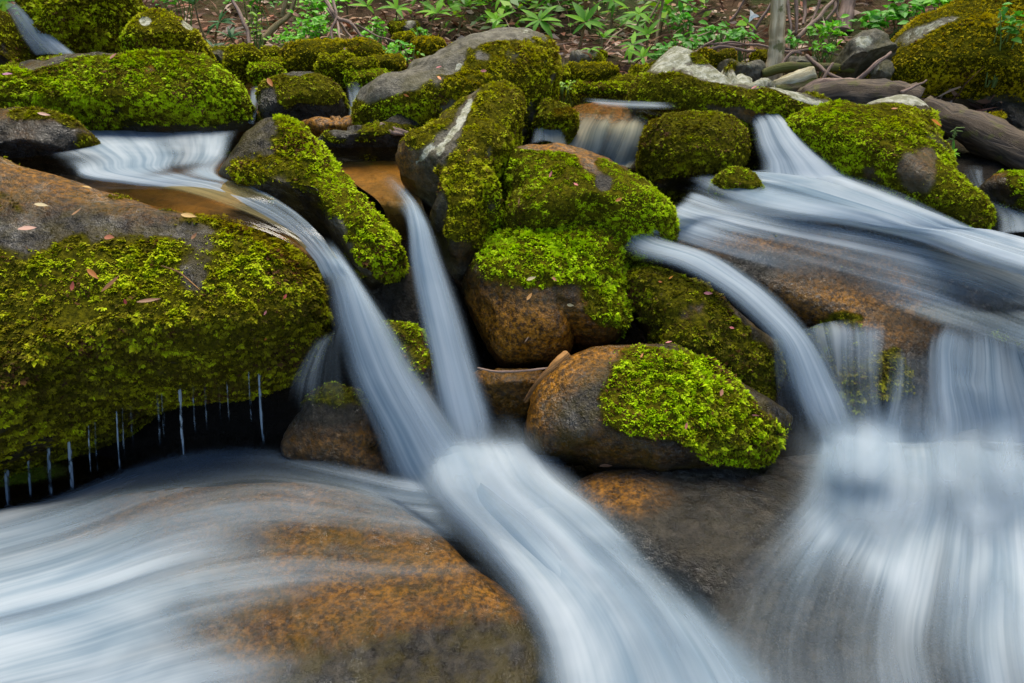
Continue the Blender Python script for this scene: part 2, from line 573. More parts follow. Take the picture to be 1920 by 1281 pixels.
NT_TOTAL = [0]
RG = .62
def boulder(key, name, label, outline, Yt, Yb, T=.2, Tb=None, pole=None, p=2.4, moss=None, m0=-1, bright=(), b0=.35,
            yellow=(), y0=0.0, orange=(), o0=0.0, lichen=(), wet=.8, dens=20000, size=.013, seed=1, ns=120, nf=44,
            rough=1.0, droop=.6, lift=.55, mn=.5, mfreq=11, cat='boulder', group='boulders in the stream', cush=.012, zp=None, kind=None, nomoss_mesh=False, blades=5):
    cush = cush * (.75 if Yb < 1.75 else .3)
    o2 = even(catmull(outline, 240, True), ns)
    py0, py1 = o2[:, 1].min(), o2[:, 1].max()
    Yf = lambda py: Yt + (Yb - Yt) * (py - py0) / (py1 - py0)
    if pole is None: pole = o2.mean(0)
    pole = np.asarray(pole, float)
    if zp is not None: place = lambda x, y: at_z(x, y, zp[0] + (zp[1] - zp[0]) * (y - py0) / (py1 - py0))
    else: place = lambda x, y: at(x, y, Yf(y))
    C = place(pole[0], pole[1])
    Tb = T if Tb is None else Tb
    e = 2.0 / p
    ang = np.r_[np.linspace(math.pi / 2, -.35, nf), np.linspace(-.35, -math.pi / 2 * .97, nf // 4)[1:]]
    want = o2 - pole
    wa_, wr_ = np.arctan2(want[:, 1], want[:, 0]), np.hypot(want[:, 0], want[:, 1])
    so = np.argsort(wa_)
    q2 = o2.copy()
    nr = len(ang) - 1
    i = 1 + np.arange(nr - 1)[:, None] * ns + np.arange(ns)[None]
    j = 1 + np.arange(nr - 1)[:, None] * ns + (np.arange(ns)[None] + 1) % ns
    F = np.stack([i, i + ns, j + ns, j], -1).reshape(-1, 4)
    k = np.arange(ns)
    cap = np.stack([np.zeros(ns, int), 1 + k, 1 + (k + 1) % ns, 1 + (k + 1) % ns], -1)
    O0 = place(o2[:, 0], o2[:, 1])
    size_m = math.sqrt(np.linalg.norm(O0.max(0) - O0.min(0)) * np.linalg.norm(np.ptp(O0, 0)) / 2)
    fr = 1.0 / max(size_m, .05)
    mpx = (cush * 1.2 + size * .35 if m0 > -.3 else 0) * 1280 / Yt
    # the traced outline is what the finished solid should show: adjust the section until its outline agrees
    NIT = 5
    for it in range(NIT):
        if it == 0:
            O = place(q2[:, 0], q2[:, 1])
            _, _, vt = np.linalg.svd(O - O.mean(0))
            n = vt[2]
            if n @ (CAM - C) < 0: n = -n
            tx, ty = project(C + n * T)
            sh = np.array([tx - pole[0], ty - pole[1]]) * .85
            cpx = pole - sh
            C = place(cpx[0], cpx[1])
            q2 = q2 - sh * .5
        O = place(q2[:, 0], q2[:, 1])
        _, _, vt = np.linalg.svd(O - O.mean(0))
        n = vt[2]
        if n @ (CAM - C) < 0: n = -n
        verts = []
        for f in ang[1:]:
            cf, sf = math.cos(f) ** e, math.copysign(abs(math.sin(f)) ** e, f)
            verts.append(C + cf * (O - C) + n * (sf * (T if sf > 0 else Tb)))
        V = np.vstack([(C + n * T)[None]] + verts)
        if it == 0 or it == NIT - 1:
            N = vnormals(V, F)
            flip = np.einsum('ij,ij->i', N, V - V.mean(0)).mean() < 0
            if flip: N = -N
            low = RG * rough * size_m * (.055 * fbm(V, 1.7 * fr, 2, seed) + .028 * fbm(V, 4.5 * fr, 2, seed + 3))
        if it == NIT - 1: break
        front = (V + N * low[:, None])[: 1 + ns * (nf - 1)]
        qx, qy = project(front)
        a_, r_ = np.arctan2(qy - pole[1], qx - pole[0]), np.hypot(qx - pole[0], qy - pole[1])
        nb = 56
        bi = np.floor((a_ + math.pi) / (2 * math.pi) * nb).astype(int) % nb
        mx = np.zeros(nb); np.maximum.at(mx, bi, r_)
        bc = (np.arange(nb) + .5) / nb * 2 * math.pi - math.pi
        dn = even(o2, 3000) - pole
        wr = np.zeros(nb); np.maximum.at(wr, np.floor((np.arctan2(dn[:, 1], dn[:, 0]) + math.pi) / (2 * math.pi) * nb).astype(int) % nb, np.hypot(dn[:, 0], dn[:, 1]))
        wr = np.maximum(wr - mpx, 4)
        ratio = np.clip(np.where(mx > 1, wr / np.maximum(mx, 1), 1), .65, 1.2)
        ratio = (np.roll(ratio, 1) + 2 * ratio + np.roll(ratio, -1)) / 4
        ra = np.interp(wa_, bc, ratio, period=2 * math.pi)
        q2 = cpx + (q2 - cpx) * ra[:, None]
    if flip:
        F = F[:, ::-1]; cap = cap[:, [0, 2, 1, 1]]
    Nc = N.copy(); Nc[0] = n
    disp = rough * size_m * (RG * .055 * fbm(V, 1.7 * fr, 2, seed) + RG * .028 * fbm(V, 4.5 * fr, 2, seed + 3) + .007 * fbm(V, 16 * fr, 3, seed + 6))
    V = V + Nc * disp[:, None]
    px, py = project(V)
    mf = m0 + gauss(px, py, moss or ()) + mn * fbm(V, mfreq, 4, seed + 31)
    mf = mf - .25 * sstep(.0, -.8, Nc[:, 2])
    mask = sstep(-.30, .22, mf)
    cu = fbm(V, 26, 3, seed + 40)
    V = V + Nc * (mask * (cush * .9 + cush * .9 * cu))[:, None]
    N = vnormals(V, F); N[0] = n
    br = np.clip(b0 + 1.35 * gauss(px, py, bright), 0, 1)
    ye = np.clip(y0 + gauss(px, py, yellow), 0, 1)
    og = np.clip(o0 + gauss(px, py, orange) + .25 * fbm(V, 9, 3, seed + 50) * (1 if (o0 > 0 or len(orange)) else 0), 0, 1)
    lc = np.clip(gauss(px, py, lichen), 0, 1) if len(lichen) else 0 * br
    Fq = np.vstack([F, ]) 
    me = bpy.data.meshes.new(name)
    # quads + fan
    Vf = np.ascontiguousarray(V, np.float32)
    tri = cap[:, :3]
    loops = np.concatenate([F.ravel(), tri.ravel()]).astype(np.int32)
    ls = np.concatenate([np.arange(len(F)) * 4, len(F) * 4 + np.arange(len(tri)) * 3]).astype(np.int32)
    lt = np.concatenate([np.full(len(F), 4), np.full(len(tri), 3)]).astype(np.int32)
    me.vertices.add(len(V)); me.vertices.foreach_set('co', Vf.ravel())
    me.loops.add(len(loops)); me.loops.foreach_set('vertex_index', loops)
    me.polygons.add(len(ls)); me.polygons.foreach_set('loop_start', ls); me.polygons.foreach_set('loop_total', lt)
    me.polygons.foreach_set('use_smooth', np.ones(len(ls), bool))
    me.update(calc_edges=True); me.validate()
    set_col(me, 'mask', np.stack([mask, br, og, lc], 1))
    wv = np.clip(wet + .25 * fbm(V, 5, 2, seed + 60), 0, 1)
    set_f(me, 'wet', wv)
    ob = link(name, me, M['dark' if key in ('dark_slab', 'left_small', 'up_left_edge', 'gap_stone', 'shelf', 'under_fall', 'mid_low', 'mid_dark', 'bank225') else 'rock'])
    if kind: tag(ob, kind=kind)
    else: tag(ob, label, cat, group)
    if mask.max() > .4 and not nomoss_mesh:
        c = scatter_moss(ob, V, F, N, mask, br, ye, dens, size, droop, lift, blades, seed)
        NT_TOTAL[0] += c or 0
    BOULD[key] = (V, np.vstack([F, np.hstack([tri, tri[:, 2:]])]), ob)
    return ob

B = boulder
# --- nearest big boulder on the left, dripping moss
B('near_left', 'mossy_boulder', 'huge dark mossy boulder at left edge, dripping water from its underside',
  [(-330, 300), (-150, 280), (0, 292), (110, 322), (230, 362), (350, 398), (460, 420), (545, 462), (600, 510), (626, 575), (606, 628), (545, 676), (430, 712), (320, 745), (200, 785), (100, 822), (0, 850), (-150, 890), (-330, 860), (-420, 600)],
  1.95, 1.30, T=.26, Tb=.25, pole=(150, 590), p=2.7, m0=.42, mn=.42,
  moss=[(60, 345, 330, 62, -.80, 14), (60, 430, 130, 38, -.75, 0), (330, 428, 60, 20, -.5, 0), (370, 520, 40, 50, -.5, 0), (590, 520, 60, 60, .2)],
  b0=.06, bright=[(150, 500, 160, 55, .42, 8), (400, 480, 140, 60, .55, 20), (300, 560, 200, 60, .22), (60, 720, 200, 130, -.12), (520, 640, 120, 100, -.15)],
  y0=.3, orange=[(120, 335, 280, 50, .8, 14), (200, 440, 300, 40, -.3)], wet=1.0, dens=42000, size=.0145, seed=101, ns=187, nf=74, droop=.85, rough=.8, cush=.010)
# --- long mossy boulder behind the upper pool
B('left_long', 'mossy_boulder', 'long flat-topped green boulder behind the foaming upper pool at left',
  [(-90, 185), (-30, 140), (60, 112), (160, 96), (260, 94), (350, 97), (410, 122), (455, 160), (468, 200), (445, 236), (390, 254), (300, 266), (190, 262), (90, 245), (0, 222), (-90, 215)],
  2.82, 2.56, T=.24, pole=(230, 185), p=2.7, m0=.55, moss=[(300, 262, 200, 22, -1.2), (80, 118, 60, 14, -.9, -15), (180, 98, 60, 8, -1.2), (270, 128, 75, 16, -.5, 5), (480, 250, 60, 30, -.8)],
  b0=.42, bright=[(390, 165, 70, 60, .35), (200, 150, 120, 50, .15), (120, 200, 130, 50, -.12), (300, 230, 160, 30, -.15)], y0=.05,
  orange=[(270, 125, 70, 14, .9)], wet=.6, dens=24000, size=.020, seed=102, ns=158, nf=57, droop=.8, group='boulders in the stream')
B('left_small', 'wet_boulder', 'low black wet boulder with thin moss cap beside upper pool at left edge',
  [(-80, 226), (0, 206), (70, 205), (125, 220), (165, 245), (186, 278), (180, 300), (60, 310), (-80, 310)], 2.32, 2.2, T=.16, p=2.2,
  m0=-.35, moss=[(60, 215, 120, 16, .75, 5), (150, 250, 50, 22, .7, 40)], b0=.15, y0=.3, wet=1, dens=20000, size=.014, seed=103, orange=[(60, 212, 100, 14, .5)])
B('up_left_dark', 'mossy_boulder', 'large dark green boulder at top left corner beside a small waterfall',
  [(20, -70), (120, -95), (210, -60), (234, 0), (237, 50), (222, 95), (160, 118), (100, 115), (70, 85), (40, 40)], 3.55, 3.25, T=.34, p=2.4, m0=.75,
  b0=.16, bright=[(150, 10, 80, 50, .15)], y0=.25, wet=.4, dens=9000, size=.026, seed=104, droop=.5)
B('up_left_edge', 'wet_boulder', 'dark wet boulder cut by left edge, beneath the top-left waterfall',
  [(-120, 20), (-40, 5), (10, 20), (42, 60), (66, 105), (60, 140), (-40, 150), (-120, 120)], 3.2, 3.0, T=.25, m0=.15, mn=.7, b0=.12, y0=.3, wet=.9, dens=9000, size=.02, seed=105)
B('up_left_round', 'mossy_boulder', 'round olive boulder with two pale lichen spots at upper left',
  [(226, 85), (232, 55), (262, 25), (300, 15), (345, 35), (375, 65), (382, 90), (360, 106), (300, 112), (250, 105)], 3.35, 3.15, T=.2, m0=.7,
  moss=[(273, 40, 12, 8, -1.9), (352, 45, 12, 18, -1.6, -40)], b0=.34, y0=.55, bright=[(240, 80, 18, 22, .3)], yellow=[(240, 80, 22, 26, -.6)], lichen=[(273, 40, 13, 9, 1.3), (352, 45, 14, 20, 1.1, -40), (345, 72, 6, 4, 1)], wet=.2, dens=9000, size=.02, seed=106)
# --- triangular boulder between the two main falls
B('triangle', 'mossy_boulder', 'triangular grey boulder with bright green moss strip between the two main waterfalls',
  [(505, 214), (545, 222), (590, 256), (640, 318), (700, 392), (748, 452), (760, 498), (742, 530), (706, 548), (660, 505), (610, 448), (560, 400), (490, 358), (405, 330), (425, 285), (460, 238)],
  2.10, 1.62, T=.13, Tb=.2, pole=(600, 370), p=2.2, m0=-.25, mn=.55,
  moss=[(640, 350, 150, 42, 1.25, 53), (720, 480, 50, 50, .9), (540, 280, 60, 50, .35), (470, 300, 60, 50, .15), (600, 440, 70, 25, -.8, 45), (500, 235, 25, 20, -.4), (690, 540, 40, 20, -.8)],
  b0=.40, bright=[(640, 350, 130, 40, .5, 53), (720, 480, 40, 30, .2)], y0=.1, yellow=[(480, 290, 80, 60, .4)], wet=.55, dens=36000, size=.013, seed=107, ns=158, nf=61, droop=.45)
B('mid_dark', 'mossy_boulder', 'low dark mossy boulder with black hollow beneath, between two tiny falls',
  [(478, 172), (500, 148), (545, 130), (590, 132), (630, 155), (650, 182), (648, 212), (610, 222), (540, 224), (490, 224)], 2.9, 2.72, T=.14, m0=.35,
  moss=[(565, 130, 50, 9, -.9), (500, 185, 22, 30, -.7), (590, 215, 60, 22, -1.2)], b0=.22, y0=.25, wet=.9, dens=20000, size=.018, seed=108, droop=.8)
B('orange_flat', 'flat_stone', 'flat orange-stained wet stone in front of the black hollow',
  [(556, 234), (600, 221), (655, 219), (700, 228), (705, 248), (640, 262), (580, 255)], 2.62, 2.5, T=.07, m0=-1, o0=1.0, wet=1, seed=109, ns=100, nf=40)
B('mid_low', 'mossy_boulder', 'low dark stone with moss tufts and splintered wood on it, left of the leaning boulders',
  [(590, 262), (640, 240), (700, 226), (770, 212), (800, 225), (790, 262), (740, 280), (660, 282), (600, 280)], 2.48, 2.34, T=.1, m0=-.1, mn=.9, b0=.28, y0=.25,
  moss=[(640, 265, 40, 18, .5), (760, 225, 50, 10, -.5)], wet=.9, dens=20000, size=.015, seed=110)
# --- the pair of big central boulders
B('centre_back', 'mossy_boulder', 'biggest central boulder with bare grey crest, leaning behind another',
  [(655, 205), (690, 158), (760, 118), (850, 76), (920, 53), (985, 51), (1035, 72), (1049, 112), (1035, 170), (1000, 225), (965, 290), (880, 300), (770, 262), (690, 238)],
  2.95, 2.36, T=.22, Tb=.3, pole=(880, 165), p=2.4, m0=.22, mn=.5,
  moss=[(770, 140, 110, 26, -1.0, -22), (940, 60, 90, 14, -1.1, 0), (850, 95, 70, 16, -.5, -25), (735, 205, 60, 30, .4), (700, 215, 25, 25, -.5), (850, 125, 16, 10, -1, -40), (908, 110, 18, 10, -.8)],
  b0=.36, bright=[(740, 200, 60, 30, .25), (960, 150, 80, 60, .05)], y0=.62, yellow=[(740, 195, 70, 36, -.6), (1020, 190, 30, 60, -.4)],
  lichen=[(860, 125, 14, 6, .9, -50), (922, 140, 5, 7, 1), (1005, 128, 5, 14, .7), (985, 60, 60, 9, .45), (880, 75, 50, 10, .45, -20)], wet=.25, dens=22000, size=.017, seed=111, ns=158, nf=61, droop=.45)
B('centre_front', 'mossy_boulder', 'tall leaning boulder with pale lichen streaks, right of the narrow central waterfall',
  [(905, 156), (950, 152), (982, 178), (985, 225), (970, 290), (950, 350), (942, 410), (915, 470), (880, 505), (848, 524), (826, 490), (800, 425), (778, 372), (752, 330), (735, 280), (790, 235), (850, 196)],
  2.30, 1.72, T=.17, Tb=.2, pole=(880, 320), p=2.2, m0=.12, mn=.5,
  moss=[(820, 280, 95, 22, -.8, -50), (875, 205, 30, 8, -.9, -62), (850, 500, 60, 45, -.5), (790, 390, 30, 50, -.7), (830, 430, 30, 60, -.3), (900, 210, 60, 40, .4), (920, 400, 40, 90, .3), (760, 300, 30, 25, -.8)],
  b0=.34, bright=[(940, 400, 22, 110, .5, 12), (880, 330, 50, 60, .05)], y0=.5, yellow=[(940, 390, 35, 120, -.5, 12)],
  lichen=[(875, 205, 28, 8, 1.0, -62), (838, 262, 55, 9, .85, -52), (800, 285, 34, 6, .8, -50)], orange=[(755, 305, 40, 40, .5)], wet=.55, dens=26000, size=.0145, seed=112, ns=158, nf=61)
B('centre_right', 'mossy_boulder', 'rounded boulder with orange crest and green sides, right of the tall leaning boulder',
  [(925, 330), (948, 285), (1000, 266), (1070, 270), (1140, 292), (1205, 330), (1255, 380), (1274, 408), (1262, 442), (1222, 462), (1150, 450), (1050, 440), (945, 440)],
  2.18, 1.86, T=.2, pole=(1110, 370), p=2.3, m0=.55, moss=[(1040, 272, 80, 12, -1.5, 3), (1100, 300, 30, 25, -.9, 60), (1130, 345, 20, 22, -.7), (1160, 305, 60, 9, -.9, 28)],
  b0=.32, bright=[(1200, 400, 70, 40, .40, 40), (1030, 330, 60, 50, .05), (1060, 410, 100, 30, -.12), (1170, 340, 70, 20, .35, 35)], y0=.05,
  orange=[(1030, 275, 70, 18, 1.1), (1100, 300, 40, 25, .7), (1160, 305, 60, 12, .4, 28)], wet=.7, dens=32000, size=.0145, seed=113, ns=144, nf=57)
B('brown_belly', 'mossy_boulder', 'central boulder with bright moss top and bare wet orange-brown belly',
  [(860, 520), (888, 472), (940, 432), (1010, 411), (1095, 404), (1165, 413), (1197, 442), (1183, 490), (1176, 540), (1184, 595), (1160, 640), (1095, 660), (1035, 692), (950, 700), (905, 655), (872, 590)],
  1.92, 1.60, T=.16, pole=(1030, 540), p=2.5, m0=-.15, mn=.38,
  moss=[(1050, 470, 140, 70, 1.25, 5), (1150, 560, 45, 90, .85), (900, 480, 40, 40, -.4), (960, 580, 110, 40, -.8, 10), (1000, 640, 120, 50, -1.2), (1100, 590, 50, 20, .5), (1060, 540, 40, 15, -.5)],
  b0=.48, bright=[(1050, 470, 130, 55, .42), (1160, 600, 40, 60, -.15)], o0=.1, orange=[(1000, 620, 150, 55, 1.0), (930, 570, 60, 40, .35), (900, 520, 50, 40, .1)], wet=1, dens=42000, size=.0125, seed=114, ns=165, nf=65, droop=.3)
B('under_brown', 'wet_boulder', 'dark brown wet stone tucked under the orange-bellied boulder',
  [(885, 700), (940, 692), (1010, 694), (1040, 715), (1020, 742), (960, 752), (900, 745)], 1.62, 1.52, T=.08, m0=-1, o0=.55, wet=1, seed=115, ns=110, nf=40)
B('front_moss', 'mossy_boulder', 'smooth brown boulder wearing a thick bright moss cape, lower centre-right',
  [(990, 770), (1012, 716), (1052, 676), (1110, 654), (1185, 648), (1260, 650), (1335, 682), (1415, 732), (1472, 768), (1484, 792), (1462, 830), (1415, 866), (1345, 892), (1260, 896), (1150, 884), (1050, 866), (995, 846), (984, 810)],
  1.56, 1.30, T=.15, pole=(1220, 770), p=2.5, m0=-.75, mn=.28, mfreq=14,
  moss=[(1230, 720, 110, 75, 1.35), (1350, 790, 130, 75, 1.5, 20), (1180, 780, 70, 45, .75), (1050, 760, 60, 90, -.6), (1150, 850, 130, 26, -.9, 8), (1420, 740, 40, 9, -.7, 35), (1400, 840, 60, 30, .6)],
  b0=.50, bright=[(1230, 720, 100, 50, .25), (1180, 790, 60, 40, .15), (1400, 830, 90, 40, -.15)], orange=[(1060, 700, 90, 40, .75, -25), (1010, 760, 40, 60, .8), (1150, 660, 80, 16, .6), (1110, 830, 60, 40, .25)], wet=1, dens=52000, size=.0125, seed=116, ns=172, nf=68, droop=.45, rough=.6, cush=.016)
# --- right side
B('dark_under_flow', 'mossy_boulder', 'dark purple-brown mossy boulder beneath the curving stream on the right',
  [(1168, 520), (1190, 500), (1250, 506), (1320, 528), (1375, 566), (1425, 610), (1460, 640), (1468, 700), (1440, 760), (1330, 740), (1240, 700), (1196, 620)],
  1.80, 1.52, T=.12, pole=(1300, 610), p=2.4, m0=.30, mn=.6, moss=[(1280, 510, 90, 12, -.8, 12), (1400, 600, 60, 16, -.7, 40), (1200, 620, 30, 60, -.3)],
  b0=.0, bright=[(1280, 570, 90, 50, .08), (1350, 640, 60, 50, .05)], y0=.2, orange=[(1230, 505, 90, 10, .8, 10)], wet=1, dens=34000, size=.0125, seed=117, droop=.6)
B('round_dark', 'mossy_boulder', 'round dark brown-green mossy boulder left of the short right-hand fall',
  [(1196, 300), (1200, 255), (1225, 222), (1280, 206), (1340, 208), (1385, 225), (1406, 255), (1405, 300), (1380, 330), (1320, 346), (1250, 346), (1205, 335)],
  2.46, 2.24, T=.17, m0=.6, moss=[(1215, 225, 40, 12, -1.0, -20), (1270, 345, 90, 14, -.8)], b0=.02, bright=[(1370, 250, 40, 40, .18)], y0=.25,
  orange=[(1250, 212, 60, 10, .7)], wet=.9, dens=26000, size=.015, seed=118, droop=.8)
B('pebble_moss', 'mossy_boulder', 'smallest moss-covered dome rising from the white water at right',
  [(1328, 355), (1340, 328), (1378, 309), (1415, 322), (1436, 350), (1430, 368), (1380, 372), (1335, 368)], 2.16, 2.08, T=.08, m0=.8, b0=.30, y0=.05, wet=.8, dens=30000, size=.0125, seed=119, ns=110, nf=48)
B('ridge_lichen', 'mossy_boulder', 'ridge-shaped boulder with cream lichen crest and pointed left peak, upper right',
  [(1176, 180), (1192, 145), (1235, 105), (1272, 84), (1300, 92), (1322, 118), (1390, 134), (1440, 152), (1500, 178), (1560, 196), (1600, 232), (1540, 262), (1470, 262), (1400, 232), (1340, 215), (1270, 210), (1190, 200)],
  2.95, 2.58, T=.2, pole=(1380, 190), p=2.3, m0=.5, mn=.4,
  moss=[(1265, 108, 55, 20, -1.3, -30), (1340, 140, 60, 15, -1.3, 15), (1410, 146, 30, 14, -1.3, 10), (1480, 172, 60, 10, -1.3, 25), (1440, 225, 90, 14, -.9, 15), (1560, 200, 40, 10, -.8, 20)],
  b0=.28, y0=.25, bright=[(1400, 180, 60, 24, .2)], lichen=[(1265, 102, 55, 22, 1.0, -35), (1335, 140, 60, 16, 1.0, 15), (1410, 146, 30, 14, 1.1, 10), (1475, 174, 40, 10, 1.0, 28), (1530, 192, 50, 8, .8, 15)],
  orange=[(1440, 225, 80, 18, .6, 20)], wet=.3, dens=24000, size=.016, seed=120, ns=151, nf=57)
B('right_saddle', 'mossy_boulder', 'saddle-backed bright mossy boulder with white lichen cap above the wide white stream',
  [(1455, 238), (1500, 208), (1560, 192), (1620, 190), (1665, 178), (1705, 175), (1745, 198), (1768, 248), (1790, 300), (1830, 355), (1862, 396), (1858, 428), (1800, 440), (1730, 420), (1640, 372), (1560, 335), (1500, 300), (1470, 268)],
  2.62, 2.02, T=.17, Tb=.22, pole=(1650, 290), p=2.4, m0=.45, mn=.42,
  moss=[(1700, 185, 60, 14, -1.5, 10), (1640, 190, 40, 6, -1, -10), (1720, 320, 50, 45, -.8, 40), (1650, 340, 60, 20, -.6, 30), (1750, 280, 20, 40, -.5, 20)],
  b0=.36, bright=[(1570, 250, 100, 50, .42, 25), (1650, 250, 60, 40, .15), (1800, 400, 60, 40, -.12)], y0=.12, yellow=[(1690, 215, 60, 30, .3)],
  lichen=[(1705, 183, 60, 16, 1.15, 10), (1630, 190, 40, 6, .8, -8)], orange=[(1720, 320, 40, 40, .25)], wet=.6, dens=28000, size=.0145, seed=121, ns=158, nf=61)
B('shelf', 'rock_shelf', 'broad wet orange-streaked rock shelf at right with water spilling over its front lip',
  [(1225, 462), (1290, 425), (1400, 402), (1520, 396), (1700, 408), (1900, 450), (2080, 500), (2160, 680), (2100, 880), (1850, 880), (1660, 860), (1560, 820), (1490, 735), (1440, 650), (1330, 550)],
  2.02, 1.47, T=.11, Tb=.25, pole=(1690, 600), p=3.6, m0=-.45, mn=.6,
  moss=[(1580, 720, 200, 90, .72), (1900, 640, 90, 14, .6, 25), (1480, 640, 60, 40, .4)], b0=.10, bright=[(1880, 640, 90, 14, .5, 25)], y0=.3,
  orange=[(1400, 450, 150, 22, .9, 3), (1560, 560, 150, 24, .8, 5), (1700, 540, 30, 70, .8, -35), (1600, 500, 80, 40, .35), (1600, 610, 150, 20, .6, 10), (1850, 520, 80, 60, .2)], wet=1, dens=30000, size=.013, seed=122, ns=187, nf=74, rough=.55, droop=.9)
# --- lower slabs
B('fan_slab', 'wet_slab', 'brown domed slab under the fanning water at bottom left, green algae along its tip',
  [(-420, 1120), (-250, 1020), (-60, 975), (140, 945), (320, 920), (500, 905), (640, 915), (740, 950), (815, 1000), (890, 1062), (960, 1118), (1020, 1165), (1050, 1200), (1046, 1240), (1010, 1300), (930, 1420), (600, 1480), (150, 1500), (-300, 1440)],
  1.33, .70, zp=(.09, .03), T=.06, Tb=.25, pole=(450, 1150), p=2.3, m0=-1, mn=.2, bright=(), b0=.1,
  moss=[(900, 1240, 180, 60, .72, -10), (760, 985, 60, 12, .9, 25)], y0=.1, o0=.38, orange=[(870, 1250, 240, 70, -1.8, -10), (900, 1110, 120, 50, .25, 20)], wet=1, dens=26000, size=.006, seed=123, ns=187, nf=74, rough=.45, droop=.2, lift=.3, cush=.004)
B('dark_slab', 'wet_slab', 'dark glistening wet slab below the moss-caped boulder at lower right',
  [(1058, 925), (1090, 892), (1200, 872), (1400, 862), (1600, 850), (1850, 850), (2150, 900), (2420, 1100), (2350, 1450), (1700, 1500), (1400, 1400), (1310, 1290), (1230, 1180), (1150, 1075), (1080, 990)],
  1.45, .76, zp=(.12, .03), T=.09, Tb=.25, pole=(1560, 1090), p=2.6, m0=-1, mn=.3, moss=[(1300, 960, 150, 60, .8, 15)], b0=.05, y0=.5, orange=[(1150, 920, 90, 40, .9, 10), (1500, 1100, 400, 150, -.4)], wet=1, dens=16000, size=.006, seed=124, ns=187, nf=74, rough=.7, lift=.2, cush=.004)
B('under_fall', 'wet_boulder', 'small wet green and rust stone behind the main waterfall, under the left boulder',
  [(515, 835), (535, 785), (575, 735), (625, 712), (675, 725), (715, 780), (735, 850), (735, 910), (690, 925), (600, 890), (530, 865)], 1.56, 1.44, T=.07, m0=-.1, mn=.5,
  moss=[(620, 720, 70, 40, .9), (600, 830, 120, 60, -.9), (720, 800, 20, 60, .3)], b0=.15, bright=[(610, 710, 50, 20, .15)], orange=[(650, 830, 80, 40, .55)], wet=1, dens=30000, size=.010, seed=125)  # dark rock puts the shade under the overhang into its colour
B('behind_falls', 'wet_boulder', 'stone with a bright moss patch glimpsed between the two main waterfalls',
  [(700, 620), (740, 600), (790, 615), (830, 680), (850, 780), (820, 850), (760, 830), (720, 720)], 1.56, 1.46, T=.07, m0=.2, moss=[(780, 660, 30, 30, .6), (820, 760, 60, 80, -.4)], b0=.5, wet=1, dens=26000, size=.010, seed=126)
B('gap_stone', 'wet_boulder', 'black wet stone in the gap behind the narrow waterfall',
  [(690, 540), (740, 510), (800, 500), (860, 540), (880, 640), (860, 760), (800, 800), (730, 700)], 1.85, 1.7, T=.08, m0=-1, wet=1, seed=127, ns=120, nf=44)
B('mid_dark2', 'mossy_boulder', 'dark shadowed stone wedged right of the biggest central boulder',
  [(1000, 215), (1020, 185), (1055, 190), (1085, 215), (1080, 245), (1030, 260), (1000, 250)], 2.62, 2.5, T=.12, m0=.45, b0=.08, y0=.2, wet=.8, dens=18000, size=.015, seed=128, ns=110, nf=48)
B('orange_ledge', 'flat_stone', 'orange stained ledge under the thin upper-centre water sheet',
  [(1050, 240), (1070, 205), (1130, 192), (1230, 200), (1275, 208), (1260, 260), (1190, 300), (1080, 300)], 2.85, 2.5, T=.07, m0=-1, o0=.8, wet=1, seed=129, ns=120, nf=48)
B('right_edge', 'mossy_boulder', 'small bright mossy boulder cut by the right edge beside a trickle',
  [(1838, 352), (1860, 326), (1900, 318), (1960, 325), (1990, 370), (1950, 402), (1880, 396), (1848, 380)], 2.42, 2.28, T=.12, m0=.4, moss=[(1845, 350, 30, 25, -.8)], b0=.5, orange=[(1860, 325, 30, 10, .7)], wet=.8, dens=24000, size=.015, seed=130, ns=120, nf=50)
B('right_toe', 'mossy_boulder', 'knob of green moss at the lower right toe of the saddle-backed boulder',
  [(1815, 390), (1830, 365), (1852, 368), (1868, 395), (1862, 428), (1830, 432), (1815, 415)], 2.1, 2.04, T=.06, m0=.4, b0=.45, lichen=[(1832, 380, 14, 10, .9)], moss=[(1832, 380, 12, 8, -1)], wet=.6, dens=26000, size=.013, seed=131, ns=90, nf=40)
# --- far right crag and lichen stone
B('crag', 'rock_crag', 'tall craggy rock face covered in yellow-olive moss at top right corner',
  [(1632, 150), (1650, 110), (1690, 55), (1760, 15), (1840, -20), (1960, -60), (2100, -40), (2150, 120), (2080, 240), (1960, 262), (1860, 240), (1790, 205), (1720, 185), (1660, 172)],
  3.9, 3.25, T=.3, Tb=.5, pole=(1850, 110), p=2.6, m0=.7, mn=.5, mfreq=7, moss=[(1720, 60, 60, 20, -.8, -30), (1800, 30, 70, 12, -.7, -20), (1880, 210, 80, 40, -.9), (1760, 170, 90, 16, -.4, 25)],
  b0=.5, y0=.85, lichen=[(1720, 60, 70, 16, .5, -30), (1850, 70, 70, 9, .5, -25), (1790, 40, 60, 9, .45, -20)], wet=.2, dens=9000, size=.022, seed=132, ns=172, nf=68, rough=1.2, droop=.4, cat='rock face', group=None)
B('lichen_stone', 'grey_boulder', 'angular grey boulder with a white lichen patch beside the craggy rock face',
  [(1572, 110), (1590, 80), (1618, 58), (1650, 56), (1675, 78), (1682, 95), (1660, 112), (1630, 135), (1585, 142), (1560, 130)], 3.45, 3.3, T=.16, p=3.2, m0=-.7, moss=[(1575, 135, 40, 14, .9)], y0=.7, lichen=[(1620, 78, 18, 12, 1.2)], wet=0, dens=9000, size=.018, seed=133, ns=120, nf=48)
B('lichen_stone2', 'grey_boulder', 'small pale green stone leaning under the angular grey boulder',
  [(1625, 140), (1640, 115), (1668, 108), (1680, 130), (1665, 160), (1635, 162)], 3.3, 3.22, T=.1, m0=-.2, y0=.7, lichen=[(1640, 130, 20, 16, .7)], wet=0, dens=9000, size=.016, seed=134, ns=90, nf=36)
print('MOSS', NT_TOTAL)

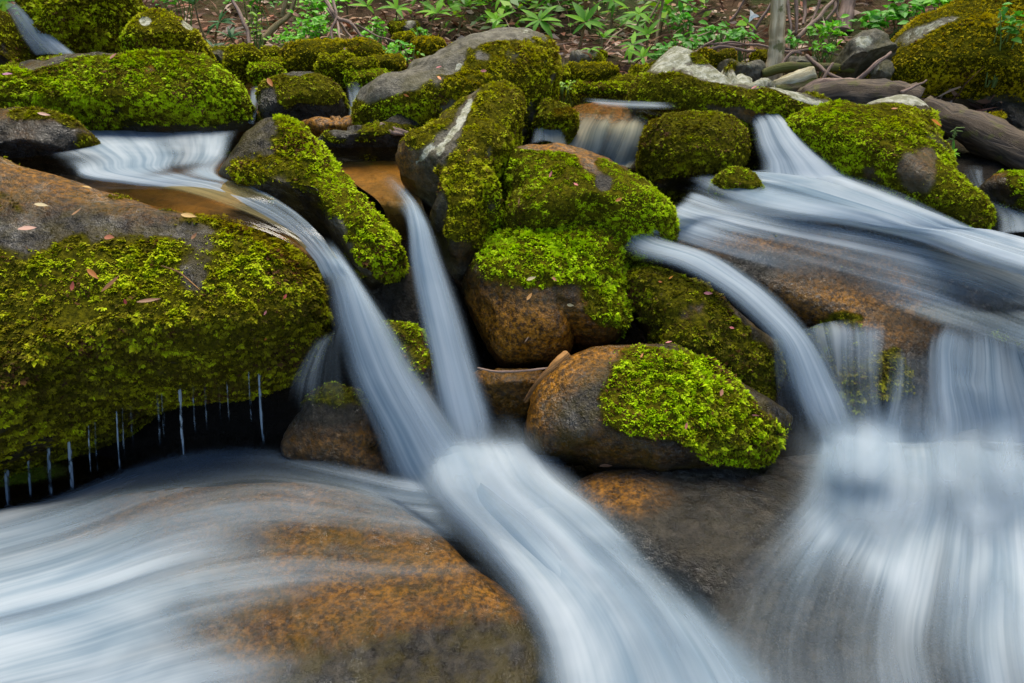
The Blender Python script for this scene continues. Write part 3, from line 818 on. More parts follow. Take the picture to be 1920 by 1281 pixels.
# ------------------------------------------------------------------ water
def bvh_of(keys):
    Vs, Fs, o = [], [], 0
    for k in keys:
        V, F, _ = BOULD[k]
        Vs.append(V); Fs.append(F + o); o += len(V)
    FF = np.vstack(Fs)
    FF = np.vstack([FF[:, :3], FF[:, [0, 2, 3]][FF[:, 2] != FF[:, 3]]])
    return BVHTree.FromPolygons(np.vstack(Vs).tolist(), FF.tolist())

def strip(name, label, st, layers=3, na=90, nc=30, bulge=.02, gap=.008, edge=.18, seed=0, film=None, lift=.006, mat='water', dk=1.0, silk=.45, rag=.5, bead=False,
          wav=.006, fade=(.05, .05), keepdens=False, dmul=None, cat=None, kind=None, frag=0.0):
    """st: rows (xl, yl, xr, yr, mode, value_left, value_right, density); mode 'y' world depth, 'z' world height, 'f' on the rocks of film"""
    L, R, D = [], [], []
    for (xl, yl, xr, yr, mode, a, b, d) in st:
        f = at if mode == 'y' else at_z
        L.append(f(xl, yl, a)); R.append(f(xr, yr, b)); D.append(d)
    L = catmull(L, na); R = catmull(R, na)
    D = np.interp(np.linspace(0, len(st) - 1, na), np.arange(len(st)), D)
    u = np.linspace(0, 1, nc)
    Vs, Fs, Fl, De, o = [], [], [], [], 0
    tree = bvh_of(film) if film else None
    for k in range(layers):
        G = L[:, None] * (1 - u)[None, :, None] + R[:, None] * u[None, :, None]
        # normal of the sheet
        ta = np.gradient(G, axis=0); tc = np.gradient(G, axis=1)
        n = np.cross(ta, tc)
        n /= np.maximum(np.linalg.norm(n, axis=2, keepdims=True), 1e-9)
        s = np.sign(np.einsum('ijk,ijk->ij', n, CAM - G).mean())
        n *= s
        wl = np.linalg.norm(R - L, axis=1)
        vlen = np.r_[0, np.cumsum(np.linalg.norm(np.diff((L + R) / 2, axis=0), axis=1))]
        flow = np.stack([u[None] * wl.mean() + 0 * vlen[:, None] + 3.1 * k + seed * 1.7, vlen[:, None] + 0 * u[None] + 2.3 * k, 0 * G[..., 0] + k + seed], -1)
        prof = 1 - (2 * u - 1) ** 2
        G = G + n * (bulge * prof)[None, :, None] + n * (gap * (k - (layers - 1) / 2))
        wv = fbm(flow * np.array([9, 1.6, 1]), 1, 2, seed + k * 7)
        wv2 = fbm(flow * np.array([30, 2.2, 1]), 1, 2, seed + 50 + k * 7)
        G = G + n * (wav * (wv + .45 * wv2))[..., None]
        if tree is not None:
            for i in range(na):
                for j in range(nc):
                    d = Vector(G[i, j] - CAM)
                    hit = tree.ray_cast(Vector(CAM), d.normalized())
                    if hit[0] is not None and (hit[0] - Vector(CAM)).length < d.length + .25:
                        h = np.array(hit[0]) + np.array(hit[1]) * (lift + gap * k) * (1 if hit[1].dot(d) < 0 else -1)
                        G[i, j] = h
            for _ in range(8):
                H = G.copy()
                H[1:-1] = .5 * H[1:-1] + .25 * (H[:-2] + H[2:])
                H[:, 1:-1] = .5 * H[:, 1:-1] + .25 * (H[:, :-2] + H[:, 2:])
                G = H
            for i in range(na):
                for j in range(nc):
                    d = Vector(G[i, j] - CAM)
                    hit_ = tree.ray_cast(Vector(CAM), d.normalized())
                    if hit_[0] is not None and (hit_[0] - Vector(CAM)).length < d.length + lift * .5 and d.length - (hit_[0] - Vector(CAM)).length < .15:
                        G[i, j] = np.array(hit_[0]) - np.array(d.normalized()) * (lift + gap * k)
        v = np.linspace(0, 1, na)
        ed = sstep(0, edge, u) * sstep(0, edge, 1 - u)
        fd = sstep(0, max(fade[0], 1e-4), v) * sstep(0, max(fade[1], 1e-4), 1 - v)
        dd = D[:, None] * ed[None] * fd[:, None] * dk
        dd = np.clip(dd * np.clip(1 + rag * fbm(flow * np.array([16, .9, 1]), 1, 3, seed + 90 + k), .15, 1.25), 0, 1)
        if bead: dd = dd * (.55 + .6 * np.clip(.5 + fbm(flow * np.array([0, 55, 3]), 1, 2, seed + 5), 0, 1.2))
        if dmul is not None:
            qx, qy = project(G.reshape(-1, 3))
            dd = np.clip(dd * np.clip(1 + gauss(qx, qy, dmul), 0, 3).reshape(na, nc), 0, 1)
        i = o + np.arange(na - 1)[:, None] * nc + np.arange(nc - 1)[None]
        Fs.append(np.stack([i, i + 1, i + nc + 1, i + nc], -1).reshape(-1, 4))
        Vs.append(G.reshape(-1, 3)); Fl.append(flow.reshape(-1, 3)); De.append(dd.ravel())
        o += na * nc
    me = mesh_from(name, np.vstack(Vs), np.vstack(Fs))
    set_vec(me, 'flow', np.vstack(Fl)); set_f(me, 'dens', np.concatenate(De)); set_f(me, 'silk', np.full(len(me.vertices), silk))
    ob = link(name, me, M[mat])
    if kind: tag(ob, kind=kind)
    else: tag(ob, label, cat or 'waterfall', 'falls and runs of white water')
    return ob

# upper left pool, clear brown water first, white foam over it
strip('pool_water', None, [(-60, 240, 470, 224, 'z', .735, .735, 1), (-60, 300, 460, 262, 'z', .725, .73, 1), (60, 345, 440, 310, 'z', .71, .725, 1), (200, 378, 470, 350, 'z', .69, .71, 1), (385, 405, 540, 385, 'z', .672, .68, 1), (522, 446, 600, 440, 'z', .636, .64, 1), (585, 486, 632, 484, 'z', .594, .60, 1)],
      layers=1, mat='clear', kind='structure', bulge=.0, wav=.002, na=80, nc=40)
strip('pool_bed', None, [(-80, 240, 470, 224, 'z', .68, .68, 1), (-60, 300, 460, 262, 'z', .66, .66, 1), (60, 345, 440, 310, 'z', .65, .65, 1), (200, 378, 470, 350, 'z', .63, .63, 1), (360, 415, 540, 385, 'z', .61, .61, 1), (500, 452, 600, 440, 'z', .58, .58, 1), (575, 495, 640, 495, 'z', .53, .53, 1), (600, 560, 665, 560, 'z', .40, .4, 1)],
      layers=1, mat='bed', kind='structure', bulge=.0, wav=.01, na=60, nc=30)
strip('pool_foam', 'white foam swirling over the upper left pool', [(-60, 255, 470, 228, 'z', .738, .738, .75), (40, 290, 455, 262, 'z', .735, .735, .8), (110, 315, 440, 292, 'z', .73, .732, .9), (140, 335, 420, 318, 'z', .72, .725, .95), (230, 348, 430, 335, 'z', .71, .715, .85), (330, 362, 480, 350, 'z', .695, .70, .75), (440, 395, 545, 388, 'z', .672, .675, .6), (520, 430, 600, 435, 'z', .645, .645, .55), (580, 480, 645, 495, 'z', .60, .592, .7), (600, 515, 664, 522, 'z', .562, .562, .8), (612, 560, 700, 575, 'z', .51, .505, .6)],
      layers=2, gap=.005, dk=0.9, edge=.12, seed=3, wav=.003, bulge=.012, fade=(.01, .16), kind='structure', na=110, nc=48, dmul=[(335, 318, 70, 9, -.45, -10), (90, 300, 90, 20, -.75), (300, 370, 120, 14, -.8, 8)])
# main left fall
strip('waterfall', 'main broad white waterfall pouring right of the huge left boulder',
      [(575, 470, 625, 450, 'y', 1.62, 1.66, .55), (592, 505, 672, 502, 'y', 1.58, 1.60, .8), (598, 555, 722, 565, 'y', 1.53, 1.55, .92), (606, 625, 778, 632, 'y', 1.49, 1.50, .97), (630, 715, 832, 712, 'y', 1.45, 1.455, 1), (670, 810, 895, 795, 'y', 1.41, 1.41, 1), (695, 900, 960, 865, 'y', 1.37, 1.38, 1), (725, 970, 1020, 935, 'y', 1.31, 1.34, 1), (800, 1040, 1060, 1020, 'y', 1.22, 1.25, 1)],
      layers=4, bulge=.035, gap=.016, dk=.95, silk=.5, edge=.48, seed=5, wav=.006, fade=(.14, .28), na=120, nc=40)
strip('waterfall', 'fine stray strands fanning left from the main waterfall under the left boulder',
      [(592, 625, 650, 590, 'y', 1.40, 1.43, .5), (562, 665, 655, 660, 'y', 1.40, 1.42, .5), (532, 715, 670, 740, 'y', 1.40, 1.41, .45), (510, 790, 700, 830, 'y', 1.40, 1.40, .3)], layers=2, bulge=.02, gap=.012, dk=.8, silk=.85, edge=.2, seed=72, fade=(.15, .4), na=60, nc=30)
strip('waterfall', 'narrow second waterfall dropping between triangular and tall leaning boulders',
      [(690, 350, 760, 345, 'y', 1.95, 1.95, .15), (738, 392, 785, 390, 'y', 1.78, 1.80, .55), (752, 432, 818, 430, 'y', 1.72, 1.73, .9), (754, 502, 850, 500, 'y', 1.66, 1.66, .95), (766, 602, 890, 600, 'y', 1.58, 1.58, .93), (788, 722, 928, 718, 'y', 1.50, 1.50, .95), (810, 832, 962, 818, 'y', 1.44, 1.44, .97), (850, 910, 960, 900, 'y', 1.38, 1.39, 1)],
      layers=4, bulge=.025, gap=.013, dk=.9, silk=.5, edge=.48, seed=8, wav=.005, fade=(.04, .25), na=110, nc=32)
strip('pool_water', None, [(600, 268, 760, 262, 'z', .74, .74, 1), (620, 300, 770, 300, 'z', .72, .72, 1), (665, 345, 780, 350, 'z', .69, .69, 1), (712, 378, 792, 382, 'z', .67, .67, 1)], layers=1, mat='clear', kind='structure', bulge=0, wav=.004, na=40, nc=24)
strip('pool_bed', None, [(590, 262, 770, 256, 'z', .70, .70, 1), (620, 300, 770, 300, 'z', .68, .68, 1), (665, 345, 780, 350, 'z', .65, .65, 1), (715, 385, 795, 390, 'z', .62, .62, 1), (735, 450, 815, 450, 'z', .5, .5, 1)], layers=1, mat='bed', kind='structure', bulge=0, wav=.006, na=40, nc=24)
# lower pool and the white run to the bottom right
strip('pool_water', None, [(-700, 820, 2500, 820, 'z', .015, .015, 1), (-700, 960, 2500, 960, 'z', .01, .01, 1), (-700, 1150, 2500, 1150, 'z', .0, .0, 1), (-700, 1500, 2500, 1500, 'z', -.01, -.01, 1)], layers=1, mat='clear', kind='structure', bulge=0, wav=.003, na=60, nc=60)
strip('stream_water', 'white torrent below the falls', [(715, 830, 1020, 790, 'z', .14, .15, .75), (730, 905, 1075, 850, 'z', .125, .13, 1), (750, 965, 1130, 915, 'z', .115, .14, 1), (820, 1040, 1230, 985, 'z', .10, .155, 1), (890, 1120, 1330, 1070, 'z', .085, .16, 1), (940, 1210, 1430, 1160, 'z', .07, .165, 1), (950, 1300, 1530, 1260, 'z', .05, .16, 1), (940, 1420, 1620, 1370, 'z', .03, .15, 1)],
      layers=4, gap=.014, bulge=.035, dk=.95, silk=.2, edge=.36, seed=12, wav=.010, fade=(.2, .0), kind='structure', na=120, nc=50, dmul=[(1230, 1060, 120, 60, -.35, 40)])
strip('stream_water', 'thin veil of water fanning left over the brown slab',
      [(800, 885, 1060, 1225, 'z', .16, .08, .85), (715, 868, 960, 1290, 'z', .14, .08, .8), (600, 838, 820, 1340, 'z', .11, .08, .7), (450, 808, 640, 1380, 'z', .08, .07, .7), (280, 835, 430, 1420, 'z', .05, .05, .78), (110, 900, 220, 1460, 'z', .03, .03, .92), (-80, 950, 20, 1500, 'z', .02, .02, 1), (-280, 990, -160, 1540, 'z', .01, .01, 1)],
      layers=3, gap=.005, bulge=.0, dk=.58, silk=.3, edge=.12, seed=15, film=['fan_slab'], lift=.008, wav=.006, fade=(.10, .0), kind='structure', na=110, nc=80,
      dmul=[(800, 1030, 230, 36, -.62, 4), (860, 1120, 330, 46, -.85, -6), (760, 1180, 330, 60, -.72), (900, 1240, 220, 60, -.7), (560, 1010, 150, 30, -.25, -4), (120, 1150, 260, 200, .5), (640, 1250, 160, 60, -.4)])
# right side runs
strip('waterfall', 'short fan-shaped waterfall right of the round dark boulder',
      [(1385, 230, 1475, 224, 'y', 2.50, 2.48, .35), (1398, 248, 1495, 244, 'y', 2.40, 2.36, .85), (1402, 280, 1530, 278, 'y', 2.32, 2.26, .9), (1408, 315, 1580, 312, 'y', 2.26, 2.18, .95), (1390, 350, 1640, 345, 'y', 2.2, 2.12, 1), (1360, 390, 1700, 378, 'y', 2.08, 2.05, 1)],
      layers=3, bulge=.03, gap=.010, dk=.9, silk=.5, edge=.35, seed=21, wav=.006, fade=(.04, .15), na=80, nc=36)
strip('stream_water', 'wide white stream sweeping to the right edge', [(1250, 345, 1440, 330, 'z', .64, .65, .5), (1330, 395, 1580, 325, 'z', .615, .645, .85), (1440, 415, 1700, 365, 'z', .60, .63, .95), (1560, 425, 1800, 415, 'z', .585, .60, 1), (1700, 455, 1880, 440, 'z', .555, .575, 1), (1820, 500, 1960, 460, 'z', .53, .555, 1), (2000, 560, 2100, 500, 'z', .50, .52, 1)],
      layers=3, gap=.007, bulge=.03, dk=.9, silk=.25, edge=.25, seed=24, wav=.01, fade=(.06, 0), kind='structure', na=110, nc=40)
strip('stream_water', 'thin glassy water over the rock shelf', [(1205, 440, 1290, 350, 'z', .60, .64, .7), (1290, 470, 1420, 390, 'z', .56, .61, .62), (1420, 510, 1560, 415, 'z', .53, .59, .5), (1560, 560, 1720, 440, 'z', .5, .57, .45), (1720, 610, 1880, 480, 'z', .46, .54, .5), (1880, 660, 2020, 540, 'z', .42, .5, .5), (2040, 720, 2180, 600, 'z', .40, .46, .5)],
      layers=2, gap=.004, bulge=.0, dk=1.15, silk=0.45, edge=.15, seed=27, film=['shelf'], lift=.006, wav=.004, fade=(.05, 0), kind='structure', na=100, nc=50, dmul=[(1560, 540, 140, 50, -.6, 15), (1400, 460, 130, 25, -.35, 3), (1860, 590, 90, 40, -.3, 20)])
strip('waterfall', 'curving waterfall sliding over the dark boulder into the right-hand pool',
      [(1140, 478, 1230, 430, 'y', 1.78, 1.84, .35), (1170, 496, 1275, 452, 'y', 1.72, 1.78, .7), (1250, 516, 1370, 482, 'y', 1.66, 1.70, .85), (1322, 552, 1440, 532, 'y', 1.61, 1.64, .9), (1382, 600, 1500, 586, 'y', 1.56, 1.58, .9), (1430, 650, 1550, 655, 'y', 1.51, 1.53, .93), (1455, 730, 1600, 735, 'y', 1.475, 1.48, .93), (1475, 815, 1645, 815, 'y', 1.43, 1.43, .96), (1480, 890, 1700, 880, 'y', 1.38, 1.39, .9)],
      layers=3, bulge=.02, gap=.012, dk=.95, silk=.5, edge=.48, seed=30, wav=.005, fade=(.04, .25), na=120, nc=34)
strip('waterfall', 'thin threads of water left of the curving right-hand fall',
      [(1436, 630, 1480, 628, 'y', 1.53, 1.53, .7), (1434, 680, 1500, 690, 'y', 1.49, 1.49, .55), (1440, 740, 1520, 750, 'y', 1.47, 1.47, .4), (1450, 830, 1540, 830, 'y', 1.44, 1.44, .35)], layers=2, bulge=.012, gap=.01, dk=0.7, silk=0.7, edge=.25, seed=33, film=['shelf', 'dark_under_flow'], lift=.014, fade=(0.1, 0.05), na=50, nc=20)
strip('waterfall', 'stringy curtain of water over the middle of the rock shelf lip',
      [(1478, 588, 1660, 602, 'y', 1.57, 1.585, .7), (1490, 640, 1660, 640, 'y', 1.535, 1.545, .62), (1520, 720, 1655, 720, 'y', 1.51, 1.51, .45), (1535, 790, 1665, 790, 'y', 1.49, 1.49, .65), (1525, 860, 1680, 860, 'y', 1.47, 1.47, .95)], layers=2, bulge=.01, gap=.01, dk=0.85, silk=0.7, edge=.12, seed=36, film=['shelf', 'dark_under_flow'], lift=.014, fade=(0.22, 0.04), na=60, nc=40)
strip('waterfall', 'sparse water strings on the dark mossy face of the rock shelf',
      [(1640, 640, 1760, 640, 'y', 1.54, 1.53, .42), (1645, 700, 1760, 700, 'y', 1.515, 1.505, .45), (1630, 780, 1760, 780, 'y', 1.495, 1.485, .6), (1610, 860, 1780, 860, 'y', 1.47, 1.47, .95)], layers=2, bulge=.01, gap=.01, dk=0.9, silk=0.75, edge=.2, seed=39, film=['shelf', 'dark_under_flow'], lift=.014, fade=(0.25, 0.04), na=50, nc=36)
strip('waterfall', 'wide feathery waterfall spilling over the shelf at the right edge',
      [(1735, 592, 1960, 640, 'y', 1.60, 1.52, .55), (1715, 650, 1985, 690, 'y', 1.52, 1.47, .8), (1708, 720, 2020, 740, 'y', 1.48, 1.43, .86), (1708, 790, 2060, 800, 'y', 1.45, 1.40, .92), (1700, 840, 2080, 850, 'y', 1.42, 1.37, 1), (1690, 880, 2100, 890, 'y', 1.40, 1.36, 1)], layers=3, bulge=.02, gap=.012, dk=0.85, silk=0.6, edge=.15, seed=42, film=['shelf', 'dark_under_flow'], lift=.014, wav=.01, fade=(.2, .02), na=90, nc=50, dmul=[(1760, 830, 40, 60, -.4)])
strip('stream_water', 'white spray fan spreading over the dark lower right slab',
      [(1480, 800, 1960, 770, 'z', .22, .24, .5), (1470, 860, 2010, 850, 'z', .16, .17, .9), (1430, 930, 2060, 940, 'z', .14, .14, .9), (1330, 1010, 2120, 1050, 'z', .13, .12, .72), (1240, 1100, 2160, 1150, 'z', .12, .11, .58), (1190, 1200, 2190, 1260, 'z', .1, .1, .52), (1190, 1310, 2220, 1370, 'z', .08, .08, .52), (1200, 1430, 2240, 1480, 'z', .06, .06, .55)],
      layers=3, gap=.007, bulge=.0, dk=.88, silk=.4, edge=.30, seed=45, film=['dark_slab', 'shelf'], lift=.006, wav=.006, fade=(.08, 0), kind='structure', na=100, nc=80, dmul=[(1590, 940, 110, 70, .6, 30), (1680, 1060, 120, 60, .35, 50), (1830, 980, 190, 70, .35, 32), (1900, 1180, 160, 200, .4), (1450, 1150, 90, 180, -.2)])
strip('falls_mist', None, [(1430, 720, 2000, 690, 'z', .30, .32, .0), (1415, 800, 2040, 780, 'z', .24, .26, .55), (1400, 890, 2060, 880, 'z', .18, .18, .75), (1390, 950, 2080, 960, 'z', .15, .15, .7), (1360, 1030, 2100, 1070, 'z', .13, .13, .4), (1330, 1120, 2120, 1170, 'z', .12, .12, .0)],
      layers=3, gap=.016, bulge=.0, dk=.75, silk=.12, edge=.35, seed=75, film=['dark_slab', 'shelf'], lift=.025, wav=.01, fade=(.15, .25), kind='structure', na=60, nc=50, dmul=[(1590, 900, 110, 80, .7), (1720, 860, 40, 60, -.5), (1850, 950, 120, 60, .3)])
strip('falls_mist', None, [(700, 800, 1010, 760, 'z', .24, .26, .0), (715, 870, 1050, 815, 'z', .21, .22, .5), (735, 930, 1090, 880, 'z', .19, .19, .8), (770, 990, 1140, 950, 'z', .17, .165, .7), (840, 1060, 1210, 1030, 'z', .15, .14, .4), (910, 1150, 1290, 1120, 'z', .13, .12, .0)],
      layers=3, gap=.012, bulge=.035, dk=.75, silk=.15, edge=.45, seed=78, wav=.01, fade=(.15, .3), kind='structure', na=60, nc=40)
strip('falls_mist', None, [(1400, 735, 2000, 715, 'y', 1.38, 1.36, .0), (1400, 780, 2040, 770, 'y', 1.31, 1.29, .45), (1400, 830, 2060, 825, 'y', 1.245, 1.23, .75), (1395, 875, 2070, 880, 'y', 1.17, 1.16, .7), (1390, 920, 2080, 930, 'y', 1.115, 1.10, .4), (1380, 970, 2090, 985, 'y', 1.06, 1.04, .0)],
      layers=3, gap=.014, bulge=.0, dk=.7, silk=.1, edge=.32, seed=81, wav=.006, fade=(.3, .35), kind='structure', na=50, nc=40, dmul=[(1590, 850, 90, 60, .4), (1720, 820, 60, 60, -.3)])
# small upper falls
strip('waterfall', 'small pale waterfall in the top left corner', [(4, 8, 36, 10, 'y', 3.14, 3.14, .6), (20, 40, 74, 40, 'y', 3.06, 3.06, .9), (36, 75, 116, 76, 'y', 3.0, 3.0, .9), (58, 108, 160, 110, 'y', 2.94, 2.94, .8)], layers=2, bulge=.02, gap=.01, dk=0.7, edge=.2, seed=51, na=40, nc=20)
strip('waterfall', 'tiny waterfall at the right end of the long flat-topped boulder', [(466, 168, 492, 164, 'y', 2.92, 2.92, .4), (466, 185, 490, 183, 'y', 2.82, 2.82, .8), (462, 205, 488, 207, 'y', 2.74, 2.74, .8), (452, 232, 480, 238, 'y', 2.66, 2.66, .8)], layers=2, bulge=.01, gap=.008, dk=0.7, edge=.25, seed=54, na=30, nc=14)
strip('waterfall', 'tiny waterfall between low dark boulder and biggest central boulder', [(640, 160, 680, 158, 'y', 2.95, 2.95, .3), (646, 178, 684, 176, 'y', 2.8, 2.8, .7), (650, 200, 684, 200, 'y', 2.68, 2.68, .7), (648, 224, 680, 226, 'y', 2.6, 2.6, .75)], layers=2, bulge=.01, gap=.008, dk=0.65, edge=.25, seed=57, na=30, nc=14)
strip('pool_water', None, [(460, 138, 740, 138, 'z', .86, .86, 1), (455, 170, 740, 170, 'z', .855, .855, 1)], layers=1, mat='clear', kind='structure', bulge=0, na=8, nc=20)
strip('waterfall', 'pale water sheet falling over the orange ledge at upper centre', [(1065, 205, 1260, 210, 'y', 2.86, 2.8, .25), (1050, 232, 1235, 240, 'y', 2.66, 2.6, .45), (1040, 252, 1225, 256, 'y', 2.56, 2.5, .85), (1030, 275, 1210, 285, 'y', 2.48, 2.44, .85), (1010, 305, 1195, 318, 'y', 2.42, 2.38, .9)], layers=2, bulge=.02, gap=.01, dk=.95, silk=.6, film=['orange_ledge'], lift=.012, edge=.15, seed=60, na=50, nc=40)
strip('waterfall', 'white hump of water in the shade right of the biggest central boulder', [(1005, 225, 1050, 228, 'y', 2.56, 2.56, .7), (995, 245, 1062, 248, 'y', 2.48, 2.48, .85), (985, 275, 1075, 285, 'y', 2.4, 2.4, .8)], layers=2, bulge=.03, gap=.01, dk=0.7, edge=.25, seed=63, na=30, nc=16)
strip('pool_water', None, [(1030, 172, 1300, 172, 'z', .84, .84, 1), (1040, 215, 1280, 215, 'z', .835, .835, 1)], layers=1, mat='clear', kind='structure', bulge=0, na=8, nc=20)
strip('pool_foam', None, [(1070, 182, 1100, 200, 'z', .845, .845, .9), (1170, 190, 1180, 208, 'z', .845, .845, .85), (1285, 196, 1290, 210, 'z', .845, .845, .7)], layers=2, gap=.004, dk=.7, edge=.45, seed=66, fade=(.3, .3), bulge=.005, kind='structure', na=40, nc=14)
strip('waterfall', 'trickle running past the right edge behind the saddle-backed boulder', [(1795, 318, 1850, 318, 'y', 2.62, 2.62, .5), (1808, 345, 1850, 352, 'y', 2.46, 2.46, .75), (1840, 380, 1875, 388, 'y', 2.32, 2.3, .7), (1855, 410, 1960, 410, 'y', 2.22, 2.2, .8), (1850, 450, 2000, 440, 'y', 2.08, 2.1, .85)], layers=2, bulge=.015, gap=.008, dk=0.7, edge=.25, seed=69, na=50, nc=20)

# ------------------------------------------------------------------ stones along the far bank
def bank(label, x0, y0, x1, y1, Y, seed, b0=.4, yel=.5, m0=.7, lichen=(), name='mossy_stone', T=None, lean=0, dens=9000, size=.017, o0=0, flat=False, wet=.2):
    r = np.random.default_rng(seed)
    w, h = (x1 - x0) / 2, (y1 - y0) / 2
    cx, cy = (x0 + x1) / 2, (y0 + y1) / 2
    pts = []
    for k in range(11):
        a = 2 * math.pi * k / 11
        c, s = math.cos(a), math.sin(a)
        e = .72 if not flat else .5
        rr = 1 + r.normal(0, .06)
        pts.append((cx + w * rr * math.copysign(abs(c) ** e, c) + lean * s, cy + h * rr * math.copysign(abs(s) ** e, s) + (h * .25 if s > 0 else 0)))
    m = Y / 1280
    return B('bank%d' % seed, name, label, pts, Y + .12, Y, T=T or .8 * h * m * 1.6, m0=m0, b0=min(b0 + .3, 1), y0=yel, lichen=lichen, wet=wet, dens=dens, size=size, seed=seed, ns=84, nf=30, o0=o0,  # moss tone raised: bright light on the far bank put into colour
             cat='stone', group='stones along the far bank', droop=.3)
bank('round olive moss stone just right of the lichen-spotted boulder', 418, 82, 490, 130, 3.25, 201, .36, .5)
bank('bright lime moss cushion beside the tiny left waterfall', 464, 116, 532, 146, 3.05, 202, .75, .1)
bank('small flat stone with pale top at foot of lichen-spotted boulder', 380, 86, 432, 114, 3.3, 203, .3, .4, m0=.1, lichen=[(405, 92, 20, 5, .9)], flat=True)
bank('little olive stone between round moss stone and long yellow stone', 486, 84, 530, 112, 3.45, 204, .3, .5)
bank('low lime-green stone behind the bright moss cushion', 488, 106, 536, 130, 3.2, 205, .5, .4)
bank('long flat yellow-moss stone with bare grey spot on its left', 520, 75, 725, 128, 3.35, 206, .45, .8, m0=.5, lichen=[(547, 98, 12, 14, .8), (675, 92, 12, 10, .6)], flat=True, T=.18)
bank('hump-backed mossy stone in front of the long yellow stone', 588, 100, 668, 142, 3.12, 207, .34, .5, T=.12)
bank('dark-sided mossy stone beside the hump-backed one', 640, 106, 712, 148, 3.08, 208, .3, .5, T=.1)
bank('bright lime moss mat at water level left of the biggest boulder', 640, 128, 738, 158, 2.98, 209, .85, .1, flat=True)
bank('yellowish stone with bare knob behind the biggest boulder left slope', 690, 100, 765, 130, 3.2, 210, .4, .8, lichen=[(718, 118, 8, 6, .8)])
bank('dark lichen-topped stone under the shrubs at upper centre', 724, 36, 790, 66, 4.1, 211, .14, .4, m0=.2, lichen=[(765, 42, 18, 6, .6)])
bank('small dark mossy stone below the lichen-topped one', 736, 58, 786, 84, 3.85, 212, .2, .6)
bank('yellow moss stone peeking over the biggest boulder left shoulder', 770, 68, 838, 100, 3.6, 213, .45, .85)
bank('broad yellow mossy stone right of the biggest boulder', 1054, 116, 1160, 166, 3.25, 214, .42, .7, T=.14)
bank('small stone squeezed against right flank of biggest boulder', 1032, 122, 1072, 156, 3.15, 215, .36, .5)
bank('flat bare-topped stone behind the broad yellow mossy stone', 1066, 92, 1138, 122, 3.6, 216, .3, .5, m0=.05, lichen=[(1080, 104, 16, 6, .4)])
bank('lime mossy stone left of the pointed lichen peak', 1130, 138, 1200, 166, 3.15, 217, .5, .5)
bank('tiny rounded mossy stone behind the lime mossy stone', 1180, 118, 1222, 146, 3.35, 218, .35, .6)
bank('thin lime moss mat at edge of the upper centre pool', 1060, 156, 1200, 178, 3.05, 219, .7, .3, flat=True, T=.06)
bank('flat yellow-topped slab behind the pointed lichen peak', 1306, 94, 1384, 120, 3.5, 220, .4, .9, flat=True, T=.1)
bank('grey flat slab with mossy rim left of the young tree', 1344, 112, 1438, 142, 3.35, 221, .4, .8, m0=-.15, lichen=[(1400, 125, 40, 8, .4)], flat=True, T=.1)
bank('square mossy block directly behind the young tree foot', 1408, 90, 1450, 122, 3.55, 222, .3, .7, m0=.1, flat=True)
bank('thin grey slate lying right of the young tree', 1474, 106, 1532, 126, 3.5, 223, .3, .6, m0=-.6, lichen=[(1500, 115, 30, 6, .4)], flat=True, T=.06)
bank('small yellow-green flat stone below the fallen log', 1826, 210, 1886, 240, 3.0, 224, .4, .8, flat=True)
bank('black wet rock in the gap under the craggy face', 1850, 190, 1990, 290, 3.15, 225, .1, .3, m0=-.6, wet=.8)

# ------------------------------------------------------------------ wood
def tube(pts, radii, seg=8, n=None, seed=0, wob=0.0, lump=0.0, cap=True):
    n = n or max(8, len(pts) * 5)
    C = catmull(np.asarray(pts, float), n)
    Rr = np.interp(np.linspace(0, 1, n), np.linspace(0, 1, len(radii)), radii)
    if wob: C = C + wob * np.stack([fbm(C * 1.0, 6 + k, 3, seed + k * 3) for k in range(3)], 1)
    T = np.gradient(C, axis=0); T /= np.maximum(np.linalg.norm(T, axis=1, keepdims=True), 1e-9)
    ref = np.array([0.31, .22, .92]) if abs(T[:, 2].mean()) < .8 else np.array([.9, .3, .1])
    A = np.cross(T, ref); A /= np.linalg.norm(A, axis=1, keepdims=True)
    Bn = np.cross(T, A)
    th = np.linspace(0, 2 * math.pi, seg, endpoint=False)
    ring = A[:, None] * np.cos(th)[None, :, None] + Bn[:, None] * np.sin(th)[None, :, None]
    rad = Rr[:, None] * (1 + lump * fbm(np.stack([np.cos(th)[None] * 1.3 + 0 * Rr[:, None], np.sin(th)[None] * 1.3 + 0 * Rr[:, None], np.linspace(0, n * .22, n)[:, None] + 0 * th[None]], -1), 1.5, 3, seed))
    V = C[:, None] + ring * rad[..., None]
    L = np.r_[0, np.cumsum(np.linalg.norm(np.diff(C, axis=0), axis=1))]
    fl = np.stack([th[None] / 6.283 * (Rr.mean() * 6.28) + 0 * L[:, None], L[:, None] + 0 * th[None], 0 * L[:, None] + seed + 0 * th[None]], -1)
    i = np.arange(n - 1)[:, None] * seg + np.arange(seg)[None]
    j = np.arange(n - 1)[:, None] * seg + (np.arange(seg)[None] + 1) % seg
    F = np.stack([i, j, j + seg, i + seg], -1).reshape(-1, 4)
    V = V.reshape(-1, 3); fl = fl.reshape(-1, 3)
    if cap:
        b = len(V)
        V = np.vstack([V, C[0], C[-1]]); fl = np.vstack([fl, fl[0], fl[-1]])
        k = np.arange(seg)
        F = np.vstack([F, np.stack([np.full(seg, b), (k + 1) % seg, k, k], -1)[:, [0, 1, 2, 2]], np.stack([np.full(seg, b + 1), (n - 1) * seg + k, (n - 1) * seg + (k + 1) % seg, (n - 1) * seg + (k + 1) % seg], -1)])
    return V, F, fl

